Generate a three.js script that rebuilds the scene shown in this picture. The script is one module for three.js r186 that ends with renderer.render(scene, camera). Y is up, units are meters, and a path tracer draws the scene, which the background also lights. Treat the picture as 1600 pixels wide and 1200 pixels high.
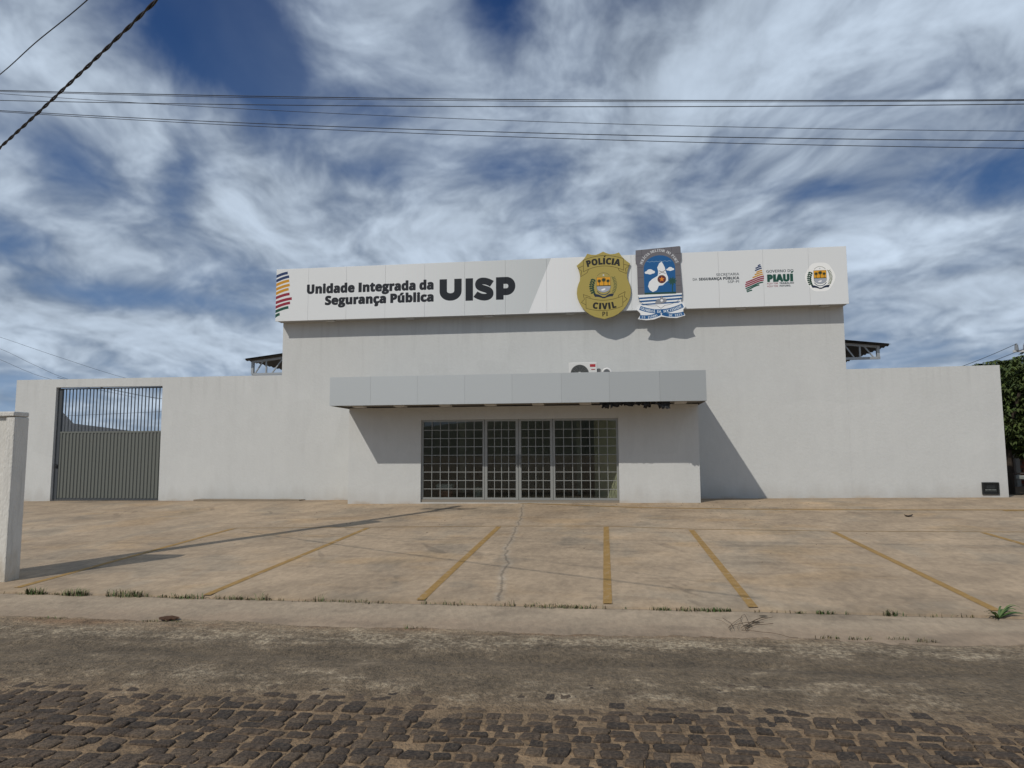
import * as THREE from 'three';
import { mergeGeometries } from 'three/addons/utils/BufferGeometryUtils.js';
import { RoundedBoxGeometry } from 'three/addons/geometries/RoundedBoxGeometry.js';

// ------------------------------------------------------------------ camera, sky, sun, exposure
const scene = new THREE.Scene();
const CY = 1.28;                                  // eye height over the foot of the facade
const camera = new THREE.PerspectiveCamera(56.75, 4 / 3, 0.1, 3000);
camera.position.set(0, CY, 20.5);
camera.rotation.set(0.0979, 0.1351, -0.004165, 'YXZ');
const renderer = new THREE.WebGLRenderer({ antialias: true });
renderer.toneMapping = THREE.LinearToneMapping;
renderer.toneMappingExposure = 1.0;
renderer.shadowMap.enabled = true;

// ---- random numbers and noise
function mulberry(a) { return () => { a |= 0; a = a + 0x6D2B79F5 | 0; let t = Math.imul(a ^ a >>> 15, 1 | a); t = t + Math.imul(t ^ t >>> 7, 61 | t) ^ t; return ((t ^ t >>> 14) >>> 0) / 4294967296; }; }
const rnd = mulberry(20240611);
const R = (a, b) => a + (b - a) * rnd();
const PERM = new Uint8Array(1024); const GX = new Float32Array(256), GY = new Float32Array(256);
{ const p = [...Array(256).keys()]; const r = mulberry(77); for (let i = 255; i > 0; i--) { const j = Math.floor(r() * (i + 1)); [p[i], p[j]] = [p[j], p[i]]; }
  for (let i = 0; i < 1024; i++) PERM[i] = p[i & 255];
  for (let i = 0; i < 256; i++) { const a = r() * Math.PI * 2; GX[i] = Math.cos(a); GY[i] = Math.sin(a); } }
function noise(x, y) {                             // gradient noise, about -0.7 .. 0.7
  const xf = Math.floor(x), yf = Math.floor(y), X = xf & 255, Y = yf & 255, u = x - xf, v = y - yf;
  const a = PERM[PERM[X] + Y], b = PERM[PERM[X + 1] + Y], c = PERM[PERM[X] + Y + 1], d = PERM[PERM[X + 1] + Y + 1];
  const su = u * u * u * (u * (u * 6 - 15) + 10), sv = v * v * v * (v * (v * 6 - 15) + 10);
  const n0 = GX[a] * u + GY[a] * v, n1 = GX[b] * (u - 1) + GY[b] * v, n2 = GX[c] * u + GY[c] * (v - 1), n3 = GX[d] * (u - 1) + GY[d] * (v - 1);
  const e = n0 + su * (n1 - n0), f = n2 + su * (n3 - n2);
  return e + sv * (f - e);
}
function fbm(x, y, o = 4, g = 0.5) { let s = 0, a = 1; for (let i = 0; i < o; i++) { s += a * noise(x, y); x = x * 2.03 + 17.3; y = y * 2.03 + 5.7; a *= g; } return s; }
const clamp = (x, a = 0, b = 1) => Math.min(b, Math.max(a, x));
const sst = (a, b, x) => { const t = clamp((x - a) / (b - a)); return t * t * (3 - 2 * t); };
const lerp = (a, b, t) => a + (b - a) * t;

// ---- the sky: deep blue under streaks of thin high cloud
function makeSky() {
  const W = 4096, H = 2048, data = new Float32Array(W * H * 4);
  // [azimuth, elevation, half widths] in degrees: where the cloud deck is open, where it is thick
  const open = [[-33, 30, 7, 4.5, 1.2], [-40.5, 20, 2.6, 2.2, .7], [-33.5, 20, 2.2, 2.4, .8], [-43.4, 14, 3, 1.8, .7], [-36, 11.2, 11, 1.1, .9], [-9, 34, 4, 3, 1.2], [-17.8, 26, 4, 1.6, .6], [-8, 22.2, 4.5, 2.2, .8], [-28, 28, 3, 2.5, .6], [29, 18, 5, 2.2, .8], [15.9, 19.2, 3, .9, .7], [3, 34, 4, 1.6, .5], [-20, 22, 3, 1.0, .4], [22, 12.5, 7, .7, .5]];
  const thick = [[-43, 27.5, 4, 2.6, .7], [-41.4, 24, 3.5, 1.4, .5], [-36, 21, 1.6, 4, .6], [-26, 20.5, 4, 1.8, .9], [-20, 28.5, 4.5, 4, .6], [1.3, 23, 8, 8, .6], [20, 29, 12, 4, .8], [22, 15.5, 5, 2.2, .8], [2, 15.5, 11, 4.2, .75], [-28, 18, 6, 2.2, .7], [-17, 16, 8, 3, .5], [-38, 9, 10, 1.6, .7], [-36, 14.5, 7, 1.6, .5], [27, 10, 7, 2.6, .5], [26, 15, 6, 1.4, .4], [10.6, 27, 7, 3, .5], [14, 14.6, 5, 2.3, .4], [-18, 18, 7, 2.2, .4], [-38, 6.7, 7, 1.6, .5], [23, 9, 5, 2.4, .5]];
  const G = (l, az, el) => { let s = 0; for (const [a, e, wa, we, k] of l) { let da = az - a; if (da > 180) da -= 360; if (da < -180) da += 360; da /= wa; const de = (el - e) / we, q = da * da + de * de; if (q < 7) s += k * Math.exp(-q); } return s; };
  for (let j = 0; j < H; j++) {
    const el = ((j + .5) / H - .5) * 180, er = el * Math.PI / 180, dy = Math.sin(er), ce = Math.cos(er);
    for (let i = 0; i < W; i++) {
      const k = (j * W + i) * 4; data[k + 3] = 1;
      if (el < -1) { data[k] = .26; data[k + 1] = .33; data[k + 2] = .42; continue; }
      const th = ((i + .5) / W - .5) * 2 * Math.PI, dx = Math.cos(th) * ce, dz = Math.sin(th) * ce;
      const az = Math.atan2(dx, -dz) * 180 / Math.PI;
      const q = 1 / (Math.max(dy, 0) + .20), u = dx * q, v = -dz * q;
      const wx = fbm(u * 1.4 + 3.1, v * 1.3 + 7.7, 3), wy = fbm(u * 1.4 - 9.1, v * 1.3 + 1.7, 3);
      const U = u + .16 * wx + .12 * v, V = v + .20 * wy;
      const w2x = fbm(U * 5 + 1.1, V * 4 + 2.2, 3), w2y = fbm(U * 5 - 4.4, V * 4 + 8.2, 3);
      const u2 = U + .022 * w2x, v2 = V + .032 * w2y;
      const big = fbm(U * 1.1 + 11, V * .9 + 4, 3);
      const streak = fbm(u2 * 3.2 + 2, v2 * 2.0 - 8, 7, .54);
      const puff = fbm(u2 * 9 + 60, v2 * 8 + 13, 6, .60);
      const wisp = fbm(u2 * 9 + v2 * 2.2 + 20, v2 * 3.4 - u2 * 2 - 31, 6, .60);
      let n = .72 + .16 * Math.exp(-Math.max(el, 0) / 9) + .52 * big + .36 * streak + .15 * puff + .09 * wisp + .24 * G(thick, az, el) - .66 * G(open, az, el);
      const c = Math.pow(sst(.10, 1.02, n), .95);
      const veil = .02 + .24 * sst(-.35, .5, fbm(U * 1.6 + 40, V * .9, 4));
      const hz = Math.exp(-Math.max(el, 0) / 7);                 // paler towards the horizon
      const up = clamp(Math.max(el, 0) / 34);
      let r = lerp(.075, .008, Math.pow(up, .7)), g = lerp(.185, .040, Math.pow(up, .7)), b = lerp(.40, .145, Math.pow(up, .75));
      r += .20 * hz; g += .26 * hz; b += .26 * hz;
      const lit = .76 + .52 * sst(.45, 1.25, n) + .18 * puff + .30 * fbm(U * 2.4 + 70, V * 1.5 + 9, 3);
      const cr = .392 * lit + .02, cg = .458 * lit + .03, cb = .535 * lit + .05;
      const o = clamp(c * .95 + veil * (1 - c) * .6 + .22 * hz * (1 - c));
      data[k] = lerp(r, cr, o); data[k + 1] = lerp(g, cg, o); data[k + 2] = lerp(b, cb, o);
    }
  }
  const t = new THREE.DataTexture(data, W, H, THREE.RGBAFormat, THREE.FloatType);
  t.mapping = THREE.EquirectangularReflectionMapping; t.magFilter = THREE.LinearFilter; t.minFilter = THREE.LinearFilter; t.needsUpdate = true;
  return t;
}
const skyTex = makeSky();
scene.background = skyTex; scene.environment = skyTex;

const sun = new THREE.DirectionalLight(new THREE.Color(1.0, .94, .85), 2.42);
sun.position.set(-0.409 * 60, 0.694 * 60, 0.593 * 60);
sun.castShadow = true; sun.shadow.mapSize.set(4096, 4096);
Object.assign(sun.shadow.camera, { left: -40, right: 40, top: 40, bottom: -40, near: 1, far: 140 });
scene.add(sun, sun.target);

// ------------------------------------------------------------------ helpers
const used = {};
function numbered(n) { used[n] = (used[n] ?? -1) + 1; return used[n] ? `${n}_${String(used[n]).padStart(3, '0')}` : n; }
function tag(o, label, category, group) { o.userData.label = label; o.userData.category = category; if (group) o.userData.group = group; return o; }
function thing(name, label, category, pos = [0, 0, 0], group) { const o = new THREE.Group(); o.name = numbered(name); o.position.set(...pos); scene.add(o); return tag(o, label, category, group); }
function raw(name, geo, mat, parent) { const m = new THREE.Mesh(geo, mat); m.name = parent === scene ? numbered(name) : name; m.castShadow = m.receiveShadow = true; parent.add(m); return m; }
const wp = new THREE.Vector3();
function part(name, geo, mat, parent) { parent.updateWorldMatrix(true, false); parent.getWorldPosition(wp); if (Array.isArray(geo)) geo = merge(geo); geo.translate(-wp.x, -wp.y, -wp.z); return raw(name, geo, mat, parent); }   // geometry given in world metres
function structure(name, geo, mat) { if (Array.isArray(geo)) geo = merge(geo); const m = raw(name, geo, mat, scene); m.userData.kind = 'structure'; return m; }
function merge(list) { return mergeGeometries(list.map(g => { g = g.index ? g.toNonIndexed() : g; for (const k of Object.keys(g.attributes)) if (!['position', 'normal', 'uv', 'color'].includes(k)) g.deleteAttribute(k); return g; })); }
function bx(x0, x1, y0, y1, z0, z1, uvs = 1) { const g = new THREE.BoxGeometry(x1 - x0, y1 - y0, z1 - z0); g.translate((x0 + x1) / 2, (y0 + y1) / 2, (z0 + z1) / 2); return boxUV(g, uvs); }
function rb(x0, x1, y0, y1, z0, z1, r = .01, s = 2) { const g = new RoundedBoxGeometry(x1 - x0, y1 - y0, z1 - z0, s, r); g.translate((x0 + x1) / 2, (y0 + y1) / 2, (z0 + z1) / 2); return boxUV(g, 1); }
function boxUV(g, s = 1, f) { if (g.index) g = g.toNonIndexed(); const p = g.attributes.position, n = g.attributes.normal, uv = new Float32Array(p.count * 2);
  for (let i = 0; i < p.count; i++) { const ax = Math.abs(n.getX(i)), ay = Math.abs(n.getY(i)), az = Math.abs(n.getZ(i)); let a, b;
    if (az >= ax && az >= ay) { a = p.getX(i); b = p.getY(i); } else if (ax >= ay) { a = p.getX(i) + p.getZ(i); b = p.getY(i); } else { a = p.getX(i); b = p.getZ(i); }
    if (f) [a, b] = f(a, b); uv[2 * i] = a * s; uv[2 * i + 1] = b * s; }
  g.setAttribute('uv', new THREE.BufferAttribute(uv, 2)); return g; }
function bar(a, b, w, d = w, up = [0, 0, 1]) { const A = new THREE.Vector3(...a), B = new THREE.Vector3(...b), L = A.distanceTo(B), g = new THREE.BoxGeometry(w, L, d); const y = B.clone().sub(A).normalize(); const z = new THREE.Vector3(...up); const x = y.clone().cross(z).normalize(); z.copy(x).cross(y); g.applyMatrix4(new THREE.Matrix4().makeBasis(x, y, z)); const c = A.add(B).multiplyScalar(.5); g.translate(c.x, c.y, c.z); return g; }
function cyl(a, b, r0, r1 = r0, n = 12) { const A = new THREE.Vector3(...a), B = new THREE.Vector3(...b), g = new THREE.CylinderGeometry(r1, r0, A.distanceTo(B), n); g.applyQuaternion(new THREE.Quaternion().setFromUnitVectors(new THREE.Vector3(0, 1, 0), B.clone().sub(A).normalize())); const c = A.add(B).multiplyScalar(.5); g.translate(c.x, c.y, c.z); return g; }
function tube(pts, r, seg = 40, rs = 6, closed = false) { return new THREE.TubeGeometry(new THREE.CatmullRomCurve3(pts.map(p => new THREE.Vector3(...p)), closed), seg, r, rs, closed); }
function poly(points, depth, bevel = 0) { const s = new THREE.Shape(points.map(p => new THREE.Vector2(...p))); return new THREE.ExtrudeGeometry(s, { depth, bevelEnabled: bevel > 0, bevelSize: bevel, bevelThickness: bevel, bevelSegments: 1 }); }
function wallGeo(outer, holes, z0, depth, uvf) { const s = new THREE.Shape(outer.map(p => new THREE.Vector2(...p))); for (const h of holes) s.holes.push(new THREE.Path(h.map(p => new THREE.Vector2(...p)))); const g = new THREE.ExtrudeGeometry(s, { depth, bevelEnabled: false }); g.translate(0, 0, z0); return boxUV(g, 1, uvf); }
const rect = (x0, x1, y0, y1) => [[x0, y0], [x1, y0], [x1, y1], [x0, y1]];
const C = (r, g, b) => new THREE.Color().setRGB(r, g, b);
const M = (color, o = {}) => new THREE.MeshStandardMaterial({ color: Array.isArray(color) ? C(...color) : color, roughness: .8, ...o });
function dataTex(w, h, fn, srgb = true) {           // fn(i, j) -> [r, g, b] linear (colour) or a number (bump)
  const d = new Uint8Array(w * h * 4), enc = x => { x = clamp(x); return 255 * (x <= .0031308 ? 12.92 * x : 1.055 * Math.pow(x, 1 / 2.4) - .055); };
  for (let j = 0; j < h; j++) for (let i = 0; i < w; i++) { const k = (j * w + i) * 4, v = fn(i, j); if (typeof v === 'number') d[k] = d[k + 1] = d[k + 2] = 255 * clamp(v); else if (srgb) { d[k] = enc(v[0]); d[k + 1] = enc(v[1]); d[k + 2] = enc(v[2]); } else { d[k] = 255 * v[0]; d[k + 1] = 255 * v[1]; d[k + 2] = 255 * v[2]; } d[k + 3] = 255; }
  const t = new THREE.DataTexture(d, w, h); t.colorSpace = srgb ? THREE.SRGBColorSpace : THREE.NoColorSpace; t.magFilter = THREE.LinearFilter; t.minFilter = THREE.LinearMipmapLinearFilter; t.generateMipmaps = true; t.wrapS = t.wrapT = THREE.RepeatWrapping; t.needsUpdate = true; return t;
}
function tileNoise(n, f, oct, g = .55, sx = 1, sy = 1) { // a tile that wraps: four noises cross-faded
  return (i, j) => { const u = i / n, v = j / n, a = (x, y) => fbm(x * f * sx, y * f * sy, oct, g); const wu = sst(.7, 1, u), wv = sst(.7, 1, v); return lerp(lerp(a(u, v), a(u - 1, v), wu), lerp(a(u, v - 1), a(u - 1, v - 1), wu), wv); };
}
function canvasTex(w, h, draw) { const c = document.createElement('canvas'); c.width = w; c.height = h; draw(c.getContext('2d')); const t = new THREE.CanvasTexture(c); t.colorSpace = THREE.SRGBColorSpace; t.anisotropy = 8; return t; }

// ------------------------------------------------------------------ ground heights
const KX = .0082, KZ = .038, SY = -.59;
const lotY = (x, z) => KX * clamp(x, -60, 60) - (z > 3 ? KZ * z : .114 * sst(1.0, 3.6, z) / sst(1.0, 3.6, 3));   // level along the facade, then falling to the street
const edgeZ = x => 12.05 + .033 * clamp(x, -12, 12) + .025 * noise(x * .9, 3.3);
const streetY = x => SY + KX * clamp(x, -60, 60);
const tRaw = (x, z) => {                            // sand lying on the street, metres over the joints of the stones
  const far = sst(15.5, 14.5, z + .22 * noise(x * .55 + 9, z * .9) + .16 * noise(x * 2.3, z * 2.3) + .12 * noise(x * 6, z * 6));
  let t = .030 * far + .010 * far * fbm(x * .8, z * 1.6, 3) + .016 * (.12 + far) * fbm(x * 3.0 + 5 + .3 * noise(x * 2, z * 2), z * 4.2, 4, .6) + .007 * (.4 + far) * (.35 - Math.abs(fbm(x * 7 + 3, z * 9, 3))) + .004 * fbm(x * 14, z * 16, 2);
  t -= .11 * sst(1.0, .35, z - edgeZ(x) + .16 * noise(x * .8, 1.2) + .05 * noise(x * 4, 3));
  t -= .018 * Math.exp(-Math.pow((z - 13.95 - .12 * noise(x * .3, 8)) / .17, 2)) * far;              // wheel track
  const dx = (x + .25) / .55, dz = (z - 13.95 - .1 * x) / .14; t += .012 * Math.exp(-dx * dx - dz * dz) * Math.sin(x * 58 + z * 20);     // tyre tread
  return t;
};

// ------------------------------------------------------------------ big textures of the ground
// concrete lot, x -22..12, z -1..13
const crackPts = [[-2.3, 1.7], [-2.2, 2.6], [-2.02, 4.2], [-1.95, 5.5], [-1.83, 7.06], [-1.78, 8.2], [-1.58, 9.57], [-1.5, 10.6], [-1.33, 11.9]];
function crackDist(x, z) { if (x < -3 || x > -.7 || z < 1.5 || z > 12) return 9; for (let i = 0; i < crackPts.length - 1; i++) { const [a, b] = crackPts[i], [c, d] = crackPts[i + 1]; if (z >= b && z <= d) { const t = (z - b) / (d - b); return Math.abs(x - lerp(a, c, t) - .06 * fbm(z * 1.4, 4, 5, .6)); } } return 9; }
const lotMap = dataTex(2048, 1024, (i, j) => {
  const x = -22 + 34 * (i + .5) / 2048, z = -1 + 14 * (j + .5) / 1024;
  const big = fbm(x * .30 + 2, z * .22 + 1, 4), str = fbm(x * 1.1 + 7 + .3 * z, z * .8, 6, .62), fin = fbm(x * 10, z * 5.5, 4, .72), blot = fbm(x * .8 + 30, z * .55 + 12, 6, .58);
  let k = .96 + .16 * big + .23 * str + .18 * fin;
  k *= 1 - .12 * sst(.18, .6, blot);                                         // grey damp stains
  k *= 1 - .14 * sst(.24, .5, fbm(x * .55 + 50 - .3 * z, z * 2.6 + 3, 5, .58));     // dark drag streaks
  k *= 1 - .25 * sst(.34, .46, fbm(x * 1.7 - .9 * z + 5, z * .35 + x * .2 + 60, 4)) * sst(.0, .3, noise(x * .8, z * .5 + 9));   // scratches
  k *= 1 + .14 * sst(.15, .6, fbm(x * .9 + 90, z * .5, 5));
  let r = .390, g = .295, b = .198; const gr = .7 * sst(.05, .5, blot + .3 * big);
  r = lerp(r, .34, gr * .8); g = lerp(g, .280, gr * .8); b = lerp(b, .205, gr * .8);
  const warm = sst(.1, .6, fbm(x * .5 - 20, z * .8 + 44, 3)); r *= 1 + .06 * warm; b *= 1 - .10 * warm;
  const cd = crackDist(x, z); if (cd < .12) { const e = sst(.10, .02, cd) * (.5 + .5 * sst(-.2, .3, noise(x * 9, z * 5))); r = lerp(r, .40, e * .5); g = lerp(g, .35, e * .5); b = lerp(b, .28, e * .5); if (cd < .015) k *= .62; }
  for (const [cx, cz, rad] of [[-4, 30, 21.2], [-4.2, 30, 22.7], [6, -9, 18.4], [6.5, -9, 16.9], [-16, 22, 14.2]]) { const d = Math.abs(Math.hypot(x - cx, z - cz) - rad); if (d < .13) k *= 1 - .07 * sst(.13, .04, d) * sst(-.3, .3, noise(x * .7, z * .7)); }
  const dirt = sst(1.6, .1, z + .5 * noise(x * .7, 9)) * .5 + sst(.35, 0, edgeZ(x) - z + .1 * noise(x * 3, 2)) * .6;
  k *= 1 - .16 * dirt; r = lerp(r, .26, dirt * .3); g = lerp(g, .19, dirt * .3); b = lerp(b, .12, dirt * .3);
  const sp = noise(x * 23 + 5, z * 31); if (sp > .52) k *= .62; else if (sp < -.56) k *= 1.22;
  if (z < 2.4 && noise(x * 14 + 3, z * 22) > .60 && noise(x * .8, 7 + z * .5) > .05) return [.6, .58, .52];                // drops of wall paint
  return [r * k, g * k, b * k];
});
const lotBump = dataTex(1024, 1024, (() => { const a = tileNoise(1024, 34, 4, .62), b = tileNoise(1024, 7, 3, .5, 1, 2.5); return (i, j) => .5 + .38 * a(i, j) + .25 * b(i, j); })(), false);
// street, x -8..7, z 12.4..17
const streetMap = dataTex(2048, 1024, (i, j) => {
  const x = -8 + 15 * (i + .5) / 2048, z = 12.4 + 4.6 * (j + .5) / 1024;
  const far = sst(15.6, 14.5, z + .25 * noise(x * .55 + 9, z * .9));
  const f = fbm(x * 2.4, z * 2.6, 6, .66), g1 = fbm(x * 19, z * 17, 4, .75), big = fbm(x * .45, z * .9 + 6, 4), str = fbm(x * 1.3 + 3, z * 5, 5, .62);
  let c = [lerp(.235, .165, far), lerp(.168, .132, far), lerp(.108, .096, far)]; const nearK = sst(13.5, 12.85, z + .16 * big); c = c.map((v, q) => lerp(v, [.30, .235, .168][q], nearK * .8));
  const pale = sst(-.12, .6, .62 * Math.exp(-Math.pow((z - 13.32 - .12 * big) / .34, 2)) + .40 * Math.exp(-Math.pow((z - 14.75 - .3 * big) / .30, 2)) + .50 * f + .22 * str - .30) * (.25 + .75 * far);
  c = c.map((v, q) => lerp(v, [.315, .27, .21][q], clamp(pale * (.62 + 1.0 * g1 + .9 * fbm(x * 7, z * 11, 3, .6)))));
  const red = Math.exp(-Math.pow((z - 12.88 - .06 * big) / .13, 2)) * sst(-.2, .35, fbm(x * .9 + 4, z * 2, 3)); c = c.map((v, q) => lerp(v, [.24, .155, .095][q], red * .8));
  const dk = Math.exp(-Math.pow((z - 13.95 - .1 * noise(x * .3, 8)) / .22, 2)) * far; const k = (1 + .42 * g1 + .30 * f + .26 * str) * (1 - .22 * dk);
  const sp = noise(x * 40, z * 46); const s2 = sp > .5 ? .55 : sp < -.55 ? 1.35 : 1;
  return [c[0] * k * s2 * .97, c[1] * k * s2 * .925, c[2] * k * s2 * .83];
});
const grit = dataTex(1024, 1024, (() => { const a = tileNoise(1024, 60, 4, .7), b = tileNoise(1024, 12, 3, .6); return (i, j) => .5 + .45 * a(i, j) + .25 * b(i, j); })(), false);
function geoGrid(xs, zs, yf, uvf) { const p = [], uv = [], id = [], nx = xs.length; for (const z of zs) for (const x of xs) { p.push(x, yf(x, z), z); uv.push(...uvf(x, z)); }
  for (let j = 0; j < zs.length - 1; j++) for (let i = 0; i < nx - 1; i++) { const a = j * nx + i; id.push(a, a + nx, a + 1, a + 1, a + nx, a + nx + 1); }
  const g = new THREE.BufferGeometry(); g.setAttribute('position', new THREE.Float32BufferAttribute(p, 3)); g.setAttribute('uv', new THREE.Float32BufferAttribute(uv, 2)); g.setIndex(id); g.computeVertexNormals(); return g; }
const lin = (a, b, n) => Array.from({ length: n + 1 }, (_, i) => a + (b - a) * i / n);
const tile = (t, r) => { const c = t.clone(); c.repeat.set(r, r); c.needsUpdate = true; return c; };

// far ground, to the horizon
{ const xs = [-1400, -500, -200, -80, -40, ...lin(-30, 30, 30), 40, 80, 200, 500, 1400], zs = [-1400, -500, -200, -80, -40, -20, -10, -3, 0, 4, 8, 11, 12.4, 13.2, 16, 18, 24, 40, 80, 200, 500, 1400];
  const h = (x, z) => z < 12.5 ? lotY(x, Math.max(z, -3)) - .06 - .15 * sst(6, 12, z) : streetY(x) - .08;
  const m = M([.22, .165, .11], { roughness: .95, bumpMap: tile(grit, .5), bumpScale: .02 });
  structure('ground', geoGrid(xs, zs, h, (x, z) => [x, z]), m); }
// distant low hills round the plain
{ const ring = []; const N = 96; const pos = [], id = [];
  for (let i = 0; i <= N; i++) { const a = i / N * Math.PI * 2, front = Math.cos(a) < 0 ? 1 : 0, r = 900, cs = Math.sin(a), sn = Math.cos(a);   // sn > 0 is behind the camera
    const hgt = 4 + (sn > -.2 ? 52 * sst(-.2, .3, sn) * (.75 + .6 * fbm(a * 2.2, 1, 3)) : 0) + 3 * noise(a * 6, 4);
    for (const [rr, y] of [[r - 160, -2], [r - 60, hgt * .6], [r, hgt], [r + 120, -2]]) pos.push(cs * rr, y, sn * rr); }
  for (let i = 0; i < N; i++) for (let k = 0; k < 3; k++) { const a = i * 4 + k; id.push(a, a + 1, a + 4, a + 4, a + 1, a + 5); }
  const g = new THREE.BufferGeometry(); g.setAttribute('position', new THREE.Float32BufferAttribute(pos, 3)); g.setIndex(id); g.computeVertexNormals(); structure('hills', g, M([.06, .075, .045], { side: THREE.DoubleSide })); }

// the lot
const lotUV = (x, z) => [(x + 22) / 34, (z + 1) / 14];
const lotMat = M([1, 1, 1], { map: lotMap, roughness: .88 });
{ const b = lotBump.clone(); b.repeat.set(17, 7); b.needsUpdate = true; lotMat.bumpMap = b; lotMat.bumpScale = .006; }
let lot;
{ const xs = lin(-22, 12, 170), n = 60, p = [], uv = [], id = []; for (let j = 0; j <= n; j++) for (const x of xs) { const z = lerp(-.9, edgeZ(x), j / n); p.push(x, lotY(x, z) + (j === n ? -.012 : 0), z); uv.push(...lotUV(x, z)); }
  for (const x of xs) { const z = edgeZ(x) + .004; p.push(x, lotY(x, z) - .09, z); uv.push(...lotUV(x, z)); }
  const nx = xs.length; for (let j = 0; j <= n; j++) for (let i = 0; i < nx - 1; i++) { const a = j * nx + i; id.push(a, a + nx, a + 1, a + 1, a + nx, a + nx + 1); }
  const g = new THREE.BufferGeometry(); g.setAttribute('position', new THREE.Float32BufferAttribute(p, 3)); g.setAttribute('uv', new THREE.Float32BufferAttribute(uv, 2)); g.setIndex(id); g.computeVertexNormals();
  lot = structure('parking_lot', g, lotMat); }
// painted lines on the lot
const paintMap = dataTex(512, 512, (() => { const a = tileNoise(512, 10, 5, .65), b = tileNoise(512, 40, 2, .6); return (i, j) => { const n = a(i, j) + .4 * b(i, j), k = 1 + .25 * n, w = sst(.28, .6, n); return [lerp(.325, .30, w) * k, lerp(.195, .215, w) * k, lerp(.055, .13, w) * k]; }; })());
const paintM = M([1, 1, 1], { map: tile(paintMap, .7), roughness: .8 });
function stripe(pts, w) { const p = [], id = [], uv = []; const P = []; for (let s = 0; s < pts.length - 1; s++) { const n = 24; for (let i = s ? 1 : 0; i <= n; i++) P.push([lerp(pts[s][0], pts[s + 1][0], i / n), lerp(pts[s][1], pts[s + 1][1], i / n)]); }
  P.forEach(([x, z], i) => { const a = P[Math.max(0, i - 1)], b = P[Math.min(P.length - 1, i + 1)]; let dx = b[0] - a[0], dz = b[1] - a[1]; const l = Math.hypot(dx, dz); dx /= l; dz /= l; const w1 = w / 2 * (1 + .10 * noise(x * 5 + z * 6, 2)), w2 = w / 2 * (1 + .10 * noise(x * 5 + z * 6, 8)); for (const q of [-w1, w2]) { const X = x - dz * q, Z = z + dx * q; p.push(X, lotY(X, Z) + .004, Z); uv.push(X, Z); } });
  for (let i = 0; i < P.length - 1; i++) { const a = i * 2; id.push(a, a + 1, a + 2, a + 2, a + 1, a + 3); } const g = new THREE.BufferGeometry(); g.setAttribute('position', new THREE.Float32BufferAttribute(p, 3)); g.setAttribute('uv', new THREE.Float32BufferAttribute(uv, 2)); g.setIndex(id); g.computeVertexNormals(); const nn = g.attributes.normal; if (nn.getY(0) < 0) { for (let i = 0; i < id.length; i += 3) [id[i], id[i + 1]] = [id[i + 1], id[i]]; g.setIndex(id); g.computeVertexNormals(); } return g; }
for (const [x0, z0, x1, z1] of [[-8.02, 5.98, -8.02, 11.6], [-5.07, 5.86, -5.11, 11.85], [-2.31, 5.64, -2.29, 11.93], [-.09, 5.62, -.05, 11.97], [1.56, 6.05, 1.57, 12.03], [4.14, 6.27, 4.1, 12.02], [6.72, 6.31, 6.7, 12.1], [9.3, 6.4, 9.3, 12.2]]) part('painted_line', stripe([[x0, z0], [x1, z1]], .105), paintM, lot);
part('painted_line', stripe([[-8.05, 5.9], [-5.07, 5.74], [-2.31, 5.54], [-.09, 5.52], [1.56, 5.93], [4.14, 6.16], [9.6, 6.28]], .032), paintM, lot);
part('painted_line', stripe([[-2.75, 1.35], [-1.2, 1.85], [.73, 2.36], [3.4, 2.66], [6.55, 2.80], [9.7, 2.86]], .10), paintM, lot);
part('painted_line', stripe([[8.75, 2.98], [9.9, 3.0]], .12), paintM, lot);

// sloping driveway edge between lot and street
{ const xs = lin(-14, 12, 260), zt = lin(0, 1, 14); const p = [], uv = [], id = [];
  for (const t of zt) for (const x of xs) { const z0 = edgeZ(x) + .012, z = z0 + 1.15 * t, y0 = lotY(x, z0) - .032, y1 = streetY(x) - .02; p.push(x, lerp(y0, y1, Math.pow(t, 1.15)) + .006 * fbm(x * 1.3, z * 3, 3), z); uv.push(x, z); }
  const nx = xs.length; for (let j = 0; j < zt.length - 1; j++) for (let i = 0; i < nx - 1; i++) { const a = j * nx + i; id.push(a, a + nx, a + 1, a + 1, a + nx, a + nx + 1); }
  const g = new THREE.BufferGeometry(); g.setAttribute('position', new THREE.Float32BufferAttribute(p, 3)); g.setAttribute('uv', new THREE.Float32BufferAttribute(uv, 2)); g.setIndex(id); g.computeVertexNormals();
  const uvA = g.attributes.uv; for (let i = 0; i < uvA.count; i++) uvA.setXY(i, (uvA.getX(i) + 14) / 26, (uvA.getY(i) - 11.4) / 2.6);
  const map = dataTex(2048, 256, (i, j) => { const x = -14 + 26 * i / 2048, z = 11.4 + 2.6 * j / 256, d = z - edgeZ(x); const f = fbm(x * 1.3, z * 1.6, 6, .6), fi = fbm(x * 12, z * 8, 3, .7); let k = .95 + .24 * f + .16 * fi; k *= 1 - .4 * sst(.06, .0, d); k *= 1 - .18 * sst(.15, .5, fbm(x * .8 + 9, z * 2, 4)); const w = sst(.3, .85, d + .3 * f); return [lerp(.375, .30, w) * k, lerp(.297, .228, w) * k, lerp(.212, .16, w) * k]; });
  const bm = lotBump.clone(); bm.repeat.set(13, 1.3); bm.needsUpdate = true;
  structure('driveway_edge', g, M([1, 1, 1], { map, roughness: .9, bumpMap: bm, bumpScale: .008 })); }

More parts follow.
